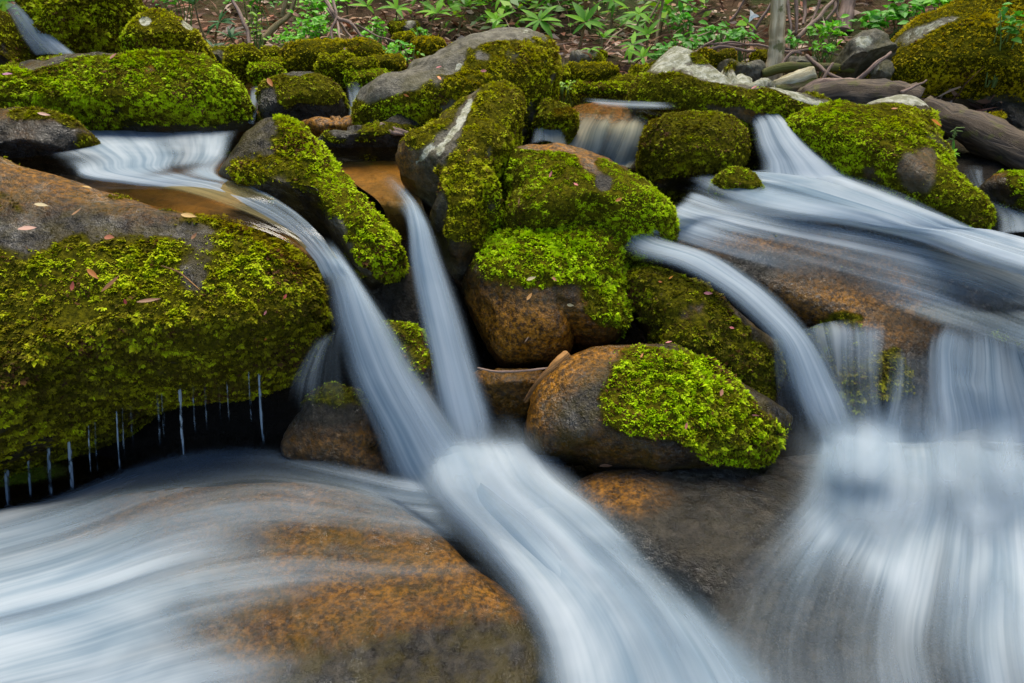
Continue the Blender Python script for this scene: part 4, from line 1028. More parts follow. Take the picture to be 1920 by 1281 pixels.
def tube_mesh(name, parts):
    Vs, Fs, Ls, o = [], [], [], 0
    for V, F, fl in parts:
        Vs.append(V); Fs.append(F + o); Ls.append(fl); o += len(V)
    V, F, L = np.vstack(Vs), np.vstack(Fs), np.vstack(Ls)
    me = bpy.data.meshes.new(name)
    faces = [tuple(dict.fromkeys(f)) for f in F.tolist()]
    me.from_pydata(V.tolist(), [], faces)
    me.polygons.foreach_set('use_smooth', np.ones(len(faces), bool))
    me.update()
    set_vec(me, 'flow', L)
    return me

def wood(name, label, cat, pts, radii, mat, seed=0, wob=.01, lump=.1, seg=8, group=None, extra=()):
    """pts: (px, py, Y)"""
    P = [at(*p) for p in pts]
    parts = [tube(P, radii, seg, None, seed, wob, lump)]
    for e, rr in extra:
        parts.append(tube([at(*p) for p in e], rr, 6, None, seed + 5, wob, lump))
    return tag(link(name, tube_mesh(name, parts), M[mat]), label, cat, group)

# the young tree: trunk, and limbs that leave the picture upwards
tr = empty('young_tree', at(1450, 132, 3.42)); tb = np.array(tr.location)
def under(name, me, mat, root):
    o = link(name, me, mat, root); o.matrix_parent_inverse = Matrix.Translation(-Vector(root.location)); return o
def tree_top(base, h):
    parts = []
    for k in range(6):
        a = k * 1.1; z0 = h * (.45 + .09 * k)
        p0 = base + np.array([.02 * k, .03 * k, z0])
        p1 = p0 + np.array([math.cos(a) * .5, math.sin(a) * .5, .35]); p2 = p0 + np.array([math.cos(a) * 1.1, math.sin(a) * 1.1, .6])
        parts.append(tube([p0, p1, p2], [.016, .011, .004], 6, 10, k, .01))
    return parts
t0, t1 = at(1450, 134, 3.42), at(1459, 40, 3.44)
tp = [t0 - [0, 0, .12], t0, (t0 + t1) / 2 + [.004, 0, 0], t1, t1 + (t1 - t0) * 1.5 + [.02, .02, 0], t1 + (t1 - t0) * 7 + [.2, .1, 0]]
under('trunk', tube_mesh('trunk', [tube(tp, [.046, .042, .036, .034, .034, .018], 14, 60, 3, .004, .10)]), M['bark'], tr)
under('branch', tube_mesh('branch', tree_top(t0, (tp[-1] - t0)[2])), M['bark'], tr)
def leaf_cloud(cs, n, rad, ls, seed):
    r = np.random.default_rng(seed)
    c = cs[r.integers(0, len(cs), n)] + r.normal(0, rad, (n, 3))
    d = r.normal(0, 1, (n, 3)); d[:, 2] *= .4; d /= np.linalg.norm(d, axis=1, keepdims=True)
    s = np.cross(d, r.normal(0, .4, (n, 3)) + [0, 0, 1]); s /= np.linalg.norm(s, axis=1, keepdims=True)
    l = ls * r.uniform(.6, 1.2, (n, 1))
    V = np.stack([c, c + d * l * .5 + s * l * .3, c + d * l, c + d * l * .5 - s * l * .3], 1).reshape(-1, 3)
    return V, np.arange(n * 4).reshape(-1, 4)
hh = (tp[-1] - t0)[2]
cs = np.array([t0 + [math.cos(k * 1.1) * .8, math.sin(k * 1.1) * .8, hh * (.45 + .09 * k) + .5] for k in range(6)])
V, F = leaf_cloud(cs, 260, .22, .09, 4)
me = mesh_from('crown', V, F, False); set_col(me, 'col', np.tile([.06, .16, .02, 1], (len(V), 1)))
tag(under('crown', me, M['herb'], tr), kind='stuff')
tag(tr, 'slim young tree with pale blotched bark standing on the bank at upper right', 'tree')

wood('fallen_log', 'long rotten fallen log behind the saddle-backed boulder at right', 'log', [(1730, 205, 3.05), (1780, 225, 2.95), (1850, 258, 2.8), (1960, 302, 2.65), (2080, 340, 2.5)], [.05, .065, .07, .075, .08], 'log', 11, .01, .22, 16)
wood('fallen_log', 'dark mossy log lying deep in the background behind the herbs at upper right', 'log', [(1130, 45, 5.4), (1220, 22, 5.3), (1340, 18, 5.2), (1460, 10, 5.1), (1560, 5, 5.1)], [.12, .14, .15, .15, .14], 'mosslog', 12, .02, .2, 14)
wood('broken_log', 'short pale bleached log end beside the young tree', 'log', [(1452, 164, 3.15), (1490, 152, 3.12), (1528, 138, 3.1)], [.030, .038, .036], 'palewood', 13, .004, .18, 12)
wood('broken_log', 'mossy green log piece under the pale log end', 'log', [(1455, 172, 3.12), (1495, 165, 3.1), (1535, 152, 3.08)], [.03, .034, .03], 'mosslog', 14, .004, .15, 10)
wood('driftwood', 'grey twisted driftwood root in front of the stick pile', 'driftwood', [(1490, 178, 3.05), (1530, 160, 3.05), (1580, 155, 3.05), (1640, 168, 3.0), (1690, 172, 3.0)], [.012, .022, .026, .024, .02], 'twig', 15, .012, .3, 10)
wood('fallen_log', 'dark split log lying between ridge boulder and saddle-backed boulder', 'log', [(1500, 190, 2.95), (1580, 178, 2.95), (1660, 180, 2.9), (1720, 190, 2.85)], [.05, .06, .06, .05], 'log', 16, .01, .3, 12)
wood('mossy_branch', 'mossy branch crossing the foot of the young tree', 'branch', [(1430, 138, 3.3), (1480, 127, 3.28), (1550, 126, 3.28), (1600, 132, 3.28)], [.02, .022, .02, .016], 'mosslog', 17, .006, .15, 8)
# stems and dead branches
stems = [
 ('dark stem rising right of the upper-left whorl shrub', [(470, 85, 3.6), (462, 50, 3.65), (445, 15, 3.7), (420, -30, 3.75)], .011, 'twig'),
 ('forked mossy stem leaning right behind the long yellow stone', [(492, 80, 3.7), (515, 50, 3.75), (545, 20, 3.8), (560, -30, 3.85)], .016, 'stem'),
 ('second arm of the forked stem at upper left', [(530, 36, 3.78), (534, 10, 3.8), (540, -30, 3.85)], .013, 'stem'),
 ('dead branch hanging over the long yellow stone, leftmost of its tangle', [(618, -20, 3.6), (628, 30, 3.5), (622, 55, 3.45), (627, 80, 3.4)], .008, 'twig'),
 ('dead branch arching right from the tangle over long yellow stone', [(605, -10, 3.7), (632, 35, 3.5), (655, 45, 3.45), (678, 70, 3.4)], .010, 'twig'),
 ('thin dead twig trailing over the hump-backed stone', [(632, 35, 3.5), (640, 75, 3.3), (652, 102, 3.15), (680, 132, 3.0)], .0055, 'twig'),
 ('thin reddish twig above the long yellow stone', [(615, 15, 3.6), (640, 45, 3.5), (665, 75, 3.35)], .006, 'twig'),
 ('long dead twig pointing at the biggest boulder crest', [(652, 38, 3.5), (700, 60, 3.5), (745, 80, 3.4)], .005, 'twig'),
 ('bare straight stem at upper centre-right among shrubs', [(1226, 105, 3.9), (1232, 60, 3.95), (1238, 20, 4.0), (1244, -30, 4.0)], .009, 'stem'),
 ('bare leaning stem left of the straight one', [(1205, 60, 4.1), (1222, 30, 4.1), (1240, -10, 4.15)], .008, 'stem'),
 ('tan stem behind the three-leaved flower', [(1400, 70, 4.2), (1425, 40, 4.2), (1445, 5, 4.2), (1455, -30, 4.2)], .009, 'twig'),
 ('tan stem left of three-leaved flower', [(1370, 40, 4.5), (1390, 15, 4.5), (1405, -20, 4.5)], .008, 'twig'),
 ('curtain root hanging just right of the young tree', [(1478, -20, 4.0), (1480, 20, 3.95), (1486, 60, 3.9)], .010, 'twig'),
 ('second curtain root right of the young tree', [(1490, -20, 4.0), (1494, 25, 3.95), (1492, 65, 3.9)], .011, 'twig'),
 ('slanting grey pole right of the curtain roots', [(1495, 72, 3.8), (1525, 40, 3.9), (1560, 5, 4.0), (1585, -25, 4.05)], .012, 'twig'),
 ('third curtain root with dark bark', [(1510, -20, 4.1), (1512, 20, 4.05), (1508, 45, 4.0)], .011, 'twig'),
 ('fourth curtain root bending left', [(1540, -20, 4.1), (1534, 15, 4.05), (1520, 45, 4.0)], .009, 'twig'),
 ('fifth curtain root bending right', [(1550, -20, 4.1), (1562, 10, 4.05), (1545, 40, 4.0)], .010, 'twig'),
 ('sixth curtain root near the pink stump', [(1575, -20, 4.1), (1570, 15, 4.1), (1580, 40, 4.05)], .008, 'twig'),
 ('grey stick leaning against the angular grey boulder', [(1600, 152, 3.1), (1640, 120, 3.1), (1672, 98, 3.15)], .010, 'twig'),
 ('brown stick slanting down to the driftwood', [(1515, 105, 3.3), (1545, 130, 3.2), (1590, 155, 3.1)], .009, 'twig'),
 ('bent stick standing right of the pale log', [(1465, 125, 3.3), (1480, 104, 3.35), (1500, 102, 3.35)], .008, 'twig'),
 ('forked stick leaning behind the pale log', [(1535, 165, 3.1), (1548, 140, 3.12), (1558, 118, 3.15)], .008, 'twig'),
 ('grey twig on top of the saddle-backed boulder', [(1690, 172, 2.72), (1715, 160, 2.75), (1735, 152, 2.78)], .006, 'twig'),
 ('long bleached stick lying left of the young tree', [(1300, 98, 3.6), (1350, 90, 3.6), (1420, 92, 3.58)], .009, 'twig'),
 ('long bleached stick crossing behind the young tree', [(1350, 80, 3.75), (1420, 86, 3.7), (1500, 98, 3.65)], .007, 'twig'),
 ('reddish stick on the litter left of the young tree', [(1310, 84, 3.7), (1360, 80, 3.7), (1400, 84, 3.7)], .006, 'twig'),
 ('pale stick right of the young tree pointing at grey boulder', [(1470, 96, 3.6), (1520, 92, 3.6), (1575, 100, 3.5)], .007, 'twig'),
 ('short stick propped before the three-leaved flower', [(1300, 98, 3.6), (1318, 86, 3.65), (1340, 74, 3.7)], .008, 'twig'),
 ('root running across the top left bank', [(235, 22, 3.7), (265, 32, 3.6), (300, 38, 3.55)], .008, 'twig'),
]
for k, (lb, pts, rr, mt) in enumerate(stems):
    wood('dead_branch' if mt == 'twig' else 'plant_stem', lb, 'branch' if mt == 'twig' else 'stem', pts, [rr, rr * .9, rr * .6], mt, 300 + k * 7, .012, .18, 7, group='branches on the far bank')
wood('tree_stump', 'pinkish slim stump behind the herbs left of the craggy face', 'stump', [(1578, 62, 4.1), (1585, 30, 4.15), (1595, -10, 4.2), (1600, -40, 4.2)], [.05, .04, .036, .034], 'twig', 340, .006, .2, 10)
# wood wedged among the boulders
wood('broken_stick', 'thick wet orange stick wedged between orange-bellied and moss-caped boulders', 'stick', [(985, 752, 1.47), (1010, 718, 1.45), (1040, 684, 1.45), (1064, 662, 1.47)], [.006, .010, .012, .011], 'wetwood', 350, .003, .25, 9)
wood('twig', 'slender curved reddish twig across the gap below the orange belly', 'twig', [(896, 690, 1.50), (930, 697, 1.49), (975, 696, 1.48), (1020, 691, 1.475), (1045, 688, 1.47)], [.0022, .003, .003, .0018], 'twig', 351, .002, .1, 6)
wood('twig', 'short red twig lying beside the thick wet orange stick', 'twig', [(1036, 702, 1.44), (1050, 690, 1.44), (1060, 680, 1.445)], [.002, .003, .002], 'wetwood', 352, .002, .1, 6)
wood('splintered_wood', 'splintered grey-red wood shard on the low stone left of the leaning boulders', 'wood', [(712, 236, 2.3), (735, 243, 2.3), (765, 250, 2.28)], [.014, .014, .006], 'twig', 353, .004, .4, 7, extra=[([(716, 241, 2.29), (740, 249, 2.28), (762, 252, 2.28)], [.009, .009, .003])])

# ------------------------------------------------------------------ things resting on the boulders
ALL = bvh_of(list(BOULD))
def hit(px, py):
    d = Vector(ray(px, py)).normalized()
    h = ALL.ray_cast(Vector(CAM), d)
    if h[0] is None: return None
    n = h[1] if h[1].dot(d) < 0 else -h[1]
    return np.array(h[0]), np.array(n)

pts = [hit(x, y) for x, y in ((309, 505), (335, 513), (360, 530), (378, 548))]
tag(link('twig', tube_mesh('twig', [tube([p + n * .018 for p, n in pts], [.0012, .0018, .0018, .001], 6, 20, 354, .0)]), M['wetwood']), 'curved reddish twig lying on the huge left boulder', 'twig')

def leaf_mesh(name, L, W, nseg=6, fold=.18, bend=.25, point=.55, seed=0):
    """an ovate leaf along +X with a folded midrib, base at the origin"""
    t = np.linspace(0, 1, nseg + 1)
    w = W * np.sin(np.pi * np.clip(t, 0.02, .985) ** point) ** .9
    V = []
    for k in range(nseg + 1):
        x, z = L * t[k], -bend * L * t[k] ** 2
        V += [(x, -w[k] / 2, z + fold * w[k] / 2), (x, 0, z), (x, w[k] / 2, z + fold * w[k] / 2)]
    F = []
    for k in range(nseg):
        b = 3 * k
        F += [(b, b + 3, b + 4, b + 1), (b + 1, b + 4, b + 5, b + 2)]
    return np.array(V), np.array(F)

def frame(d, up):
    d = np.asarray(d, float); d = d / np.linalg.norm(d)
    y = np.cross(up, d); y /= max(np.linalg.norm(y), 1e-6)
    z = np.cross(d, y)
    return np.stack([d, y, z], 1)

FALLEN = {}
def fallen(px, py, Lpx, ang, col, label, wr=.45, curl=.15):
    h = hit(px, py)
    if h is None: return
    p, n = h
    L = Lpx * np.linalg.norm(p - CAM) / 1280
    a = math.radians(ang)
    d = np.array([math.cos(a), 0, 0]) + UPV * math.sin(a)
    d = d - n * (d @ n)
    R = frame(d, n)
    if any(q in label for q in ('narrow', 'slim', 'sliver', 'thin', 'long pink')): wr = .2
    if any(q in label for q in ('curled', 'scrap', 'fragment')): curl = .6
    V, F = leaf_mesh('l', L, L * wr * random.uniform(.8, 1.1), 5, .3, curl * -.6, random.uniform(.7, 1.0))
    V = V - [L / 2, 0, -.002]
    V = V @ R.T
    V = V + n * .010
    me = mesh_from('fallen_leaf', V, F); set_col(me, 'col', np.tile([*col, 1], (len(V), 1)))
    o = link('fallen_leaf', me, M['fallen']); o.location = p
    tag(o, label, 'leaf', 'fallen leaves and petals on the boulders')
    o.rotation_euler = (random.uniform(-.25, .25), random.uniform(-.25, .25), 0)
TAN, ORG, PNK, RED, BUFF = (.42, .25, .06), (.42, .14, .02), (.50, .16, .16), (.32, .06, .03), (.42, .34, .18)
for a in [
 (356, 412, 26, -15, TAN, 'tan oval leaf on the bare crest of the huge left boulder, largest there'),
 (80, 393, 20, 0, BUFF, 'pale leaf lying flat near left edge on the huge boulder crest'),
 (150, 408, 18, 40, (.36, .2, .1), 'curled pinkish-brown leaf right of the pale leaf on huge boulder'),
 (52, 437, 24, 25, (.42, .22, .16), 'pink-brown leaf close to left edge above the dark moss'),
 (163, 360, 15, -10, TAN, 'small yellow leaf at the water line of the huge left boulder'),
 (288, 386, 18, -12, PNK, 'thin pink petal on bare top of the huge left boulder'),
 (212, 452, 20, -20, (.36, .13, .07), 'reddish leaf at top edge of the left boulder moss'),
 (173, 517, 22, -30, ORG, 'orange leaf in the bright moss of the huge left boulder'),
 (215, 535, 40, 38, (.34, .15, .06), 'long narrow brown leaf slanting in the left boulder moss'),
 (138, 542, 14, 80, RED, 'small red fragment left of the slanting brown leaf'),
 (280, 570, 36, 25, (.20, .085, .03), 'slim dark brown leaf low in the left boulder moss'),
 (365, 449, 13, 60, (.30, .13, .05), 'tiny brown curled leaf at top of bright left boulder moss'),
 (528, 455, 18, -35, (.5, .2, .1), 'orange-pink sliver beside the main fall lip'),
 (235, 563, 10, 90, (.4, .05, .05), 'tiny crimson petal in middle of left boulder moss'),
 (532, 558, 11, 60, (.4, .06, .04), 'crimson petal on the right flank of the left boulder'),
 (497, 587, 9, 60, PNK, 'little pink petal left of the crimson one on left boulder flank'),
 (495, 628, 9, 90, ORG, 'orange fleck low on the right flank of left boulder'),
 (508, 158, 18, -50, ORG, 'orange leaf on the low dark mossy boulder'),
 (216, 112, 14, 70, (.30, .12, .08), 'brown leaf on the crest of the long flat-topped boulder'),
 (115, 98, 10, -20, (.5, .3, .2), 'pale pink leaf at far back edge of the long flat-topped boulder'),
 (413, 121, 12, 10, TAN, 'yellow leaf on the right shoulder of the long flat-topped boulder'),
 (18, 146, 16, 0, (.45, .2, .3), 'lilac petal at the left end of the long flat-topped boulder'),
 (82, 220, 16, 20, (.4, .22, .16), 'pinkish leaf on the low black wet boulder'),
 (824, 153, 14, -60, (.6, .16, .02), 'bright orange leaf on the grey slope of biggest central boulder'),
 (825, 132, 10, 0, PNK, 'pink petal above the bright orange leaf'),
 (904, 136, 12, 0, PNK, 'pink petal in the middle of the biggest central boulder'),
 (762, 178, 10, -30, ORG, 'orange fleck on left moss of the biggest central boulder'),
 (760, 282, 12, 30, TAN, 'tan scrap at the foot of the tall leaning boulder'),
 (882, 286, 8, 30, ORG, 'orange scrap on face of the tall leaning boulder'),
 (1036, 334, 12, 60, PNK, 'pink scrap left on the orange-crested rounded boulder'),
 (1077, 351, 10, -40, (.5, .1, .1), 'red scrap in the middle of the orange-crested rounded boulder'),
 (1158, 378, 14, 30, ORG, 'orange leaf on right side of the orange-crested rounded boulder'),
 (981, 380, 14, 85, (.3, .18, .08), 'upright brown leaf on dark lower moss of the orange-crested boulder'),
 (998, 527, 18, 5, BUFF, 'pale cream leaf on bright top of the orange-bellied boulder'),
 (993, 561, 18, 65, (.36, .17, .03), 'brown leaf at lower moss edge of the orange-bellied boulder'),
 (1070, 571, 13, -10, BUFF, 'small cream leaf right of the brown one on the orange-bellied boulder'),
 (1042, 526, 12, -30, (.42, .16, .08), 'small reddish leaf right of the pale cream leaf'),
 (986, 632, 14, 60, (.45, .3, .2), 'pale sliver on the bare orange belly'),
 (1326, 553, 15, -15, PNK, 'pink and orange petal on the dark boulder under the curving stream'),
 (1260, 524, 9, 20, (.55, .22, .02), 'orange leaf at top of the dark boulder under the curving stream'),
 (1237, 530, 7, 0, (.5, .14, .02), 'red-orange fleck left of the orange leaf on dark boulder'),
 (1369, 617, 9, -20, (.5, .12, .12), 'small pink petal low on the dark boulder under curving stream'),
 (1254, 650, 12, 10, PNK, 'pink petal on crest of the moss-caped boulder'),
 (1409, 773, 18, -5, PNK, 'long pink petal on right side of the moss-caped boulder'),
 (1349, 739, 14, 80, (.4, .17, .1), 'reddish leaf in the middle of the moss cape'),
 (1286, 800, 13, 65, (.45, .14, .1), 'rosy leaf low in the moss cape'),
 (1204, 672, 11, 70, ORG, 'orange fleck at the bare top edge of the moss cape'),
 (1135, 884, 24, 10, (.42, .2, .1), 'reddish leaf stranded at the foot of the moss-caped boulder'),
 (1416, 170, 10, 0, PNK, 'pink petal on the mossy face of the ridge-shaped boulder'),
 (1674, 210, 10, 10, ORG, 'orange petal on the saddle-backed boulder below its lichen cap'),
 (1748, 236, 22, -5, (.6, .2, .03), 'bright orange leaf on right shoulder of the saddle-backed boulder'),
]: fallen(*a[:5], a[5])

# ------------------------------------------------------------------ rhododendron sprigs: every leaf its own piece
RH = []
for k in range(5):
    V, F = leaf_mesh('leaf', 1.0, .24 + .03 * (k % 3), 8, .22, .12 + .08 * k, .75)
    me = mesh_from('leaf', V, F); RH.append(me)
RHm = {}
def sprig(px, py, Y, Lpx, label, n=8, mat='rhodo', seed=0, tilt=.35, face=.5, name='rhododendron_sprig', wmul=1.0):
    r = np.random.default_rng(seed)
    c = at(px, py, Y)
    gz = float(ground_z(c[0], c[1]))
    base = np.array([c[0] + r.normal(0, .04), c[1] + .05, min(gz, c[2] - .1)])
    root = empty(name, base)
    st = tube_mesh('stem', [tube([base - [0, 0, .05], (base + c) / 2 + r.normal(0, .02, 3), c], [.008, .006, .004], 6, 12, seed)])
    o = link('stem', st, M['stem'], root); o.matrix_parent_inverse = Matrix.Translation(-Vector(base))
    ax = np.array([r.normal(0, .3), -face + r.normal(0, .2), 1.0]); ax /= np.linalg.norm(ax)
    s0 = np.cross(ax, [1, 0, 0.1]); s0 /= np.linalg.norm(s0); s1 = np.cross(ax, s0)
    L = Lpx * .9 * Y / 1280
    tl = tilt + (r.uniform(-.45, .6) if n > 3 else 0)
    n = max(3, n + int(r.integers(-2, 2))) if n > 3 else n
    for k in range(n):
        a = 2 * math.pi * k / n + r.normal(0, .2)
        d = (s0 * math.cos(a) + s1 * math.sin(a)) + ax * (tl + r.normal(0, .28))
        R = frame(d, ax)
        key = (int(r.integers(0, 5)), mat)
        if key not in RHm:
            m2 = RH[key[0]].copy(); m2.materials.append(M[mat]); RHm[key] = m2
        lf = bpy.data.objects.new('leaf', RHm[key]); COL.objects.link(lf)
        lf.parent = root
        l = L * r.uniform(.55, 1.15)
        m4 = Matrix.Identity(4)
        for i in range(3):
            for j in range(3): m4[i][j] = float(R[i, j] * l * (wmul if j == 1 else 1))
        q = c + d / np.linalg.norm(d) * L * .05 - base
        for i in range(3): m4[i][3] = float(q[i])
        lf.matrix_local = m4
    tag(root, label, 'shrub', 'rhododendron sprigs on the far bank')
sprigs = [
 (412, 42, 3.75, 34, 'dark glossy leaf whorl right of the lichen-spotted boulder, largest at upper left', 9, 'rhodo_dark'),
 (432, 72, 3.65, 30, 'dark glossy leaf whorl low above the round olive stone', 8, 'rhodo_dark'),
 (365, 10, 3.9, 34, 'dark leaf whorl at top edge above the lichen-spotted boulder', 8, 'rhodo_dark'),
 (400, 88, 3.5, 26, 'small dark leaf whorl at ground level by the pale flat stone', 7, 'rhodo_dark'),
 (744, 18, 4.2, 36, 'pale green leaf whorl left of upper centre', 8, 'rhodo'),
 (690, 12, 4.5, 34, 'leaf whorl at the top edge over the dead tangle', 8, 'rhodo'),
 (820, 26, 4.2, 40, 'wide leaf whorl directly above the biggest boulder left slope', 9, 'rhodo'),
 (790, -4, 4.5, 36, 'leaf whorl cut by top edge left of the wide whorl', 8, 'rhodo'),
 (875, 14, 4.3, 36, 'leaf whorl between the wide whorl and the crest of the biggest boulder', 8, 'rhodo'),
 (932, 38, 4.0, 32, 'low leaf whorl touching the crest of the biggest boulder', 8, 'rhodo'),
 (940, -6, 4.6, 36, 'leaf whorl cut by top edge over the biggest boulder crest', 8, 'rhodo'),
 (1012, 38, 3.95, 44, 'large pale leaf whorl just right of the biggest boulder crest', 9, 'rhodo'),
 (1030, -4, 4.5, 38, 'leaf whorl cut by top edge right of biggest boulder', 8, 'rhodo'),
 (1098, 42, 3.9, 46, 'large long-leaved whorl above the broad yellow stone', 9, 'rhodo'),
 (1130, 72, 3.7, 36, 'drooping leaf whorl nearest above the broad yellow stone', 7, 'rhodo'),
 (1150, 2, 4.3, 42, 'leaf whorl at top edge left of the bare straight stem', 9, 'rhodo'),
 (1198, 26, 4.1, 44, 'bright leaf whorl beside the bare leaning stem', 9, 'rhodo'),
 (1186, 84, 3.6, 40, 'long-leaved bright whorl left of the bare straight stem', 8, 'rhodo'),
 (1214, 66, 3.75, 38, 'upright bright whorl crossing the bare straight stem', 8, 'rhodo'),
 (1205, 108, 3.5, 30, 'lowest whorl, just above the tiny rounded stone', 7, 'rhodo'),
 (1108, 92, 3.6, 28, 'little leaf tuft above the flat bare-topped stone', 6, 'rhodo'),
 (1250, 10, 4.4, 36, 'leaf whorl at top edge right of the bare straight stem', 8, 'rhodo'),
 (570, -2, 4.4, 32, 'leaf whorl at top edge behind the fern clump', 8, 'rhodo'),
 (640, 4, 4.6, 32, 'small leaf whorl behind the dead tangle', 8, 'rhodo'),
]
for k, a in enumerate(sprigs):
    sprig(*a[:4], a[4], a[5], a[6], 400 + k * 3)
# three-leaved flower on the right bank
sprig(1400, 44, 3.9, 30, 'three-leaved woodland plant with a single white flower at upper right', 3, 'rhodo', 480, .1, .6, 'woodland_flower', 2.6)
fl = bpy.data.objects['woodland_flower']; fl['category'] = 'flower'; del fl['group']
V, F = leaf_mesh('petal', .035, .022, 5, .3, .2)
pm = mesh_from('petal', V, F); set_col(pm, 'col', np.tile([.8, .82, .9, 1], (len(V), 1))); pm.materials.append(M['petal'])
fc = at(1410, 30, 3.86) - np.array(fl.location)
for k in range(3):
    o = bpy.data.objects.new('petal', pm); COL.objects.link(o); o.parent = fl
    a = k * 2.1
    R = frame([math.cos(a), -.6, math.sin(a)], [0, -1, .3])
    m4 = Matrix.Identity(4)
    for i in range(3):
        for j in range(3): m4[i][j] = float(R[i, j])
        m4[i][3] = float(fc[i])
    o.matrix_local = m4
# seedling on the right
sprig(1783, 288, 2.35, 26, 'young seedling with lance leaves and flower spike at foot of saddle-backed boulder', 6, 'rhodo', 485, .3, .6, 'seedling', .9)
sd = bpy.data.objects['seedling']; sd['category'] = 'seedling'; del sd['group']
sp = [at(1783, 288, 2.35), at(1786, 265, 2.36), at(1792, 240, 2.37)]
r = np.random.default_rng(3)
parts = [tube(sp, [.0025, .002, .0012], 5, 10)] + [tube([sp[2] + (sp[1] - sp[2]) * f, sp[2] + (sp[1] - sp[2]) * f + r.normal(0, .008, 3)], [.003, .002], 5, 5) for f in np.linspace(0, .9, 14)]
o = link('flower_spike', tube_mesh('flower_spike', parts), M['herbstem'], sd); o.matrix_parent_inverse = Matrix.Translation(-Vector(sd.location))

# ------------------------------------------------------------------ leafy herbs
def herb(px, py, Y, wpx, hpx, n, lpx, col, label, seed, aspect=.6, name='leafy_herb', flat=.6, group='leafy herbs on the far bank'):
    r = np.random.default_rng(seed)
    m = Y / 1280
    c = at(px, py, Y)
    W, H, L = wpx * m, hpx * m, lpx * m
    base = np.array([c[0], c[1], max(float(ground_z(c[0], c[1])) - .02, c[2] - H * .9 - .1)])
    root = empty(name, base)
    q = r.normal(0, .42, (n, 3)); q = q / np.maximum(1, np.linalg.norm(q, axis=1, keepdims=True))
    P = c + q * np.array([W / 2 * 1.1, W / 3, H / 2 * 1.1])
    d = r.normal(0, 1, (n, 3)); d[:, 2] *= .35; d[:, 1] -= .3
    d /= np.linalg.norm(d, axis=1, keepdims=True)
    up = np.tile([0, -.45, 1.0], (n, 1)) + r.normal(0, .3, (n, 3))
    s = np.cross(up, d); s /= np.linalg.norm(s, axis=1, keepdims=True)
    u = np.cross(d, s)
    l = (L * r.uniform(.6, 1.25, n))[:, None]
    w = l * aspect * .5
    f = .12
    V = np.stack([P, P + d * l * .35 + s * w + u * l * f, P + d * l * .72 + s * w * .72 + u * l * f * .5, P + d * l - u * l * .1, P + d * l * .72 - s * w * .72 + u * l * f * .5, P + d * l * .35 - s * w + u * l * f], 1).reshape(-1, 3)
    b = np.arange(n)[:, None] * 6
    F = np.concatenate([b + np.array([0, 1, 2, 3]), b + np.array([0, 3, 4, 5])])
    C = np.array(col) * r.uniform(.65, 1.3, (n, 1)) * (1 + np.array([.3, .05, 0]) * r.normal(0, .5, (n, 1)))
    C = np.repeat(np.hstack([np.clip(C, 0, 1), np.ones((n, 1))]), 6, 0)
    me = mesh_from('foliage', V, F, False); set_col(me, 'col', C)
    o = link('foliage', me, M['herb'], root); o.matrix_parent_inverse = Matrix.Translation(-Vector(base)); o['kind'] = 'stuff'
    ps = []
    for k in r.choice(n, min(n, 9), False):
        b0 = base + np.array([r.normal(0, W * .12), r.normal(0, W * .08), -.02])
        ps.append(tube([b0, (b0 + P[k]) / 2 + r.normal(0, .01, 3), P[k]], [.0035, .003, .002], 5, 6))
    o = link('stem', tube_mesh('stem', ps), M['herbstem'], root); o.matrix_parent_inverse = Matrix.Translation(-Vector(base))
    tag(root, label, 'herb', group)
G1, G2, G3 = (.16, .50, .010), (.09, .36, .015), (.28, .52, .012)
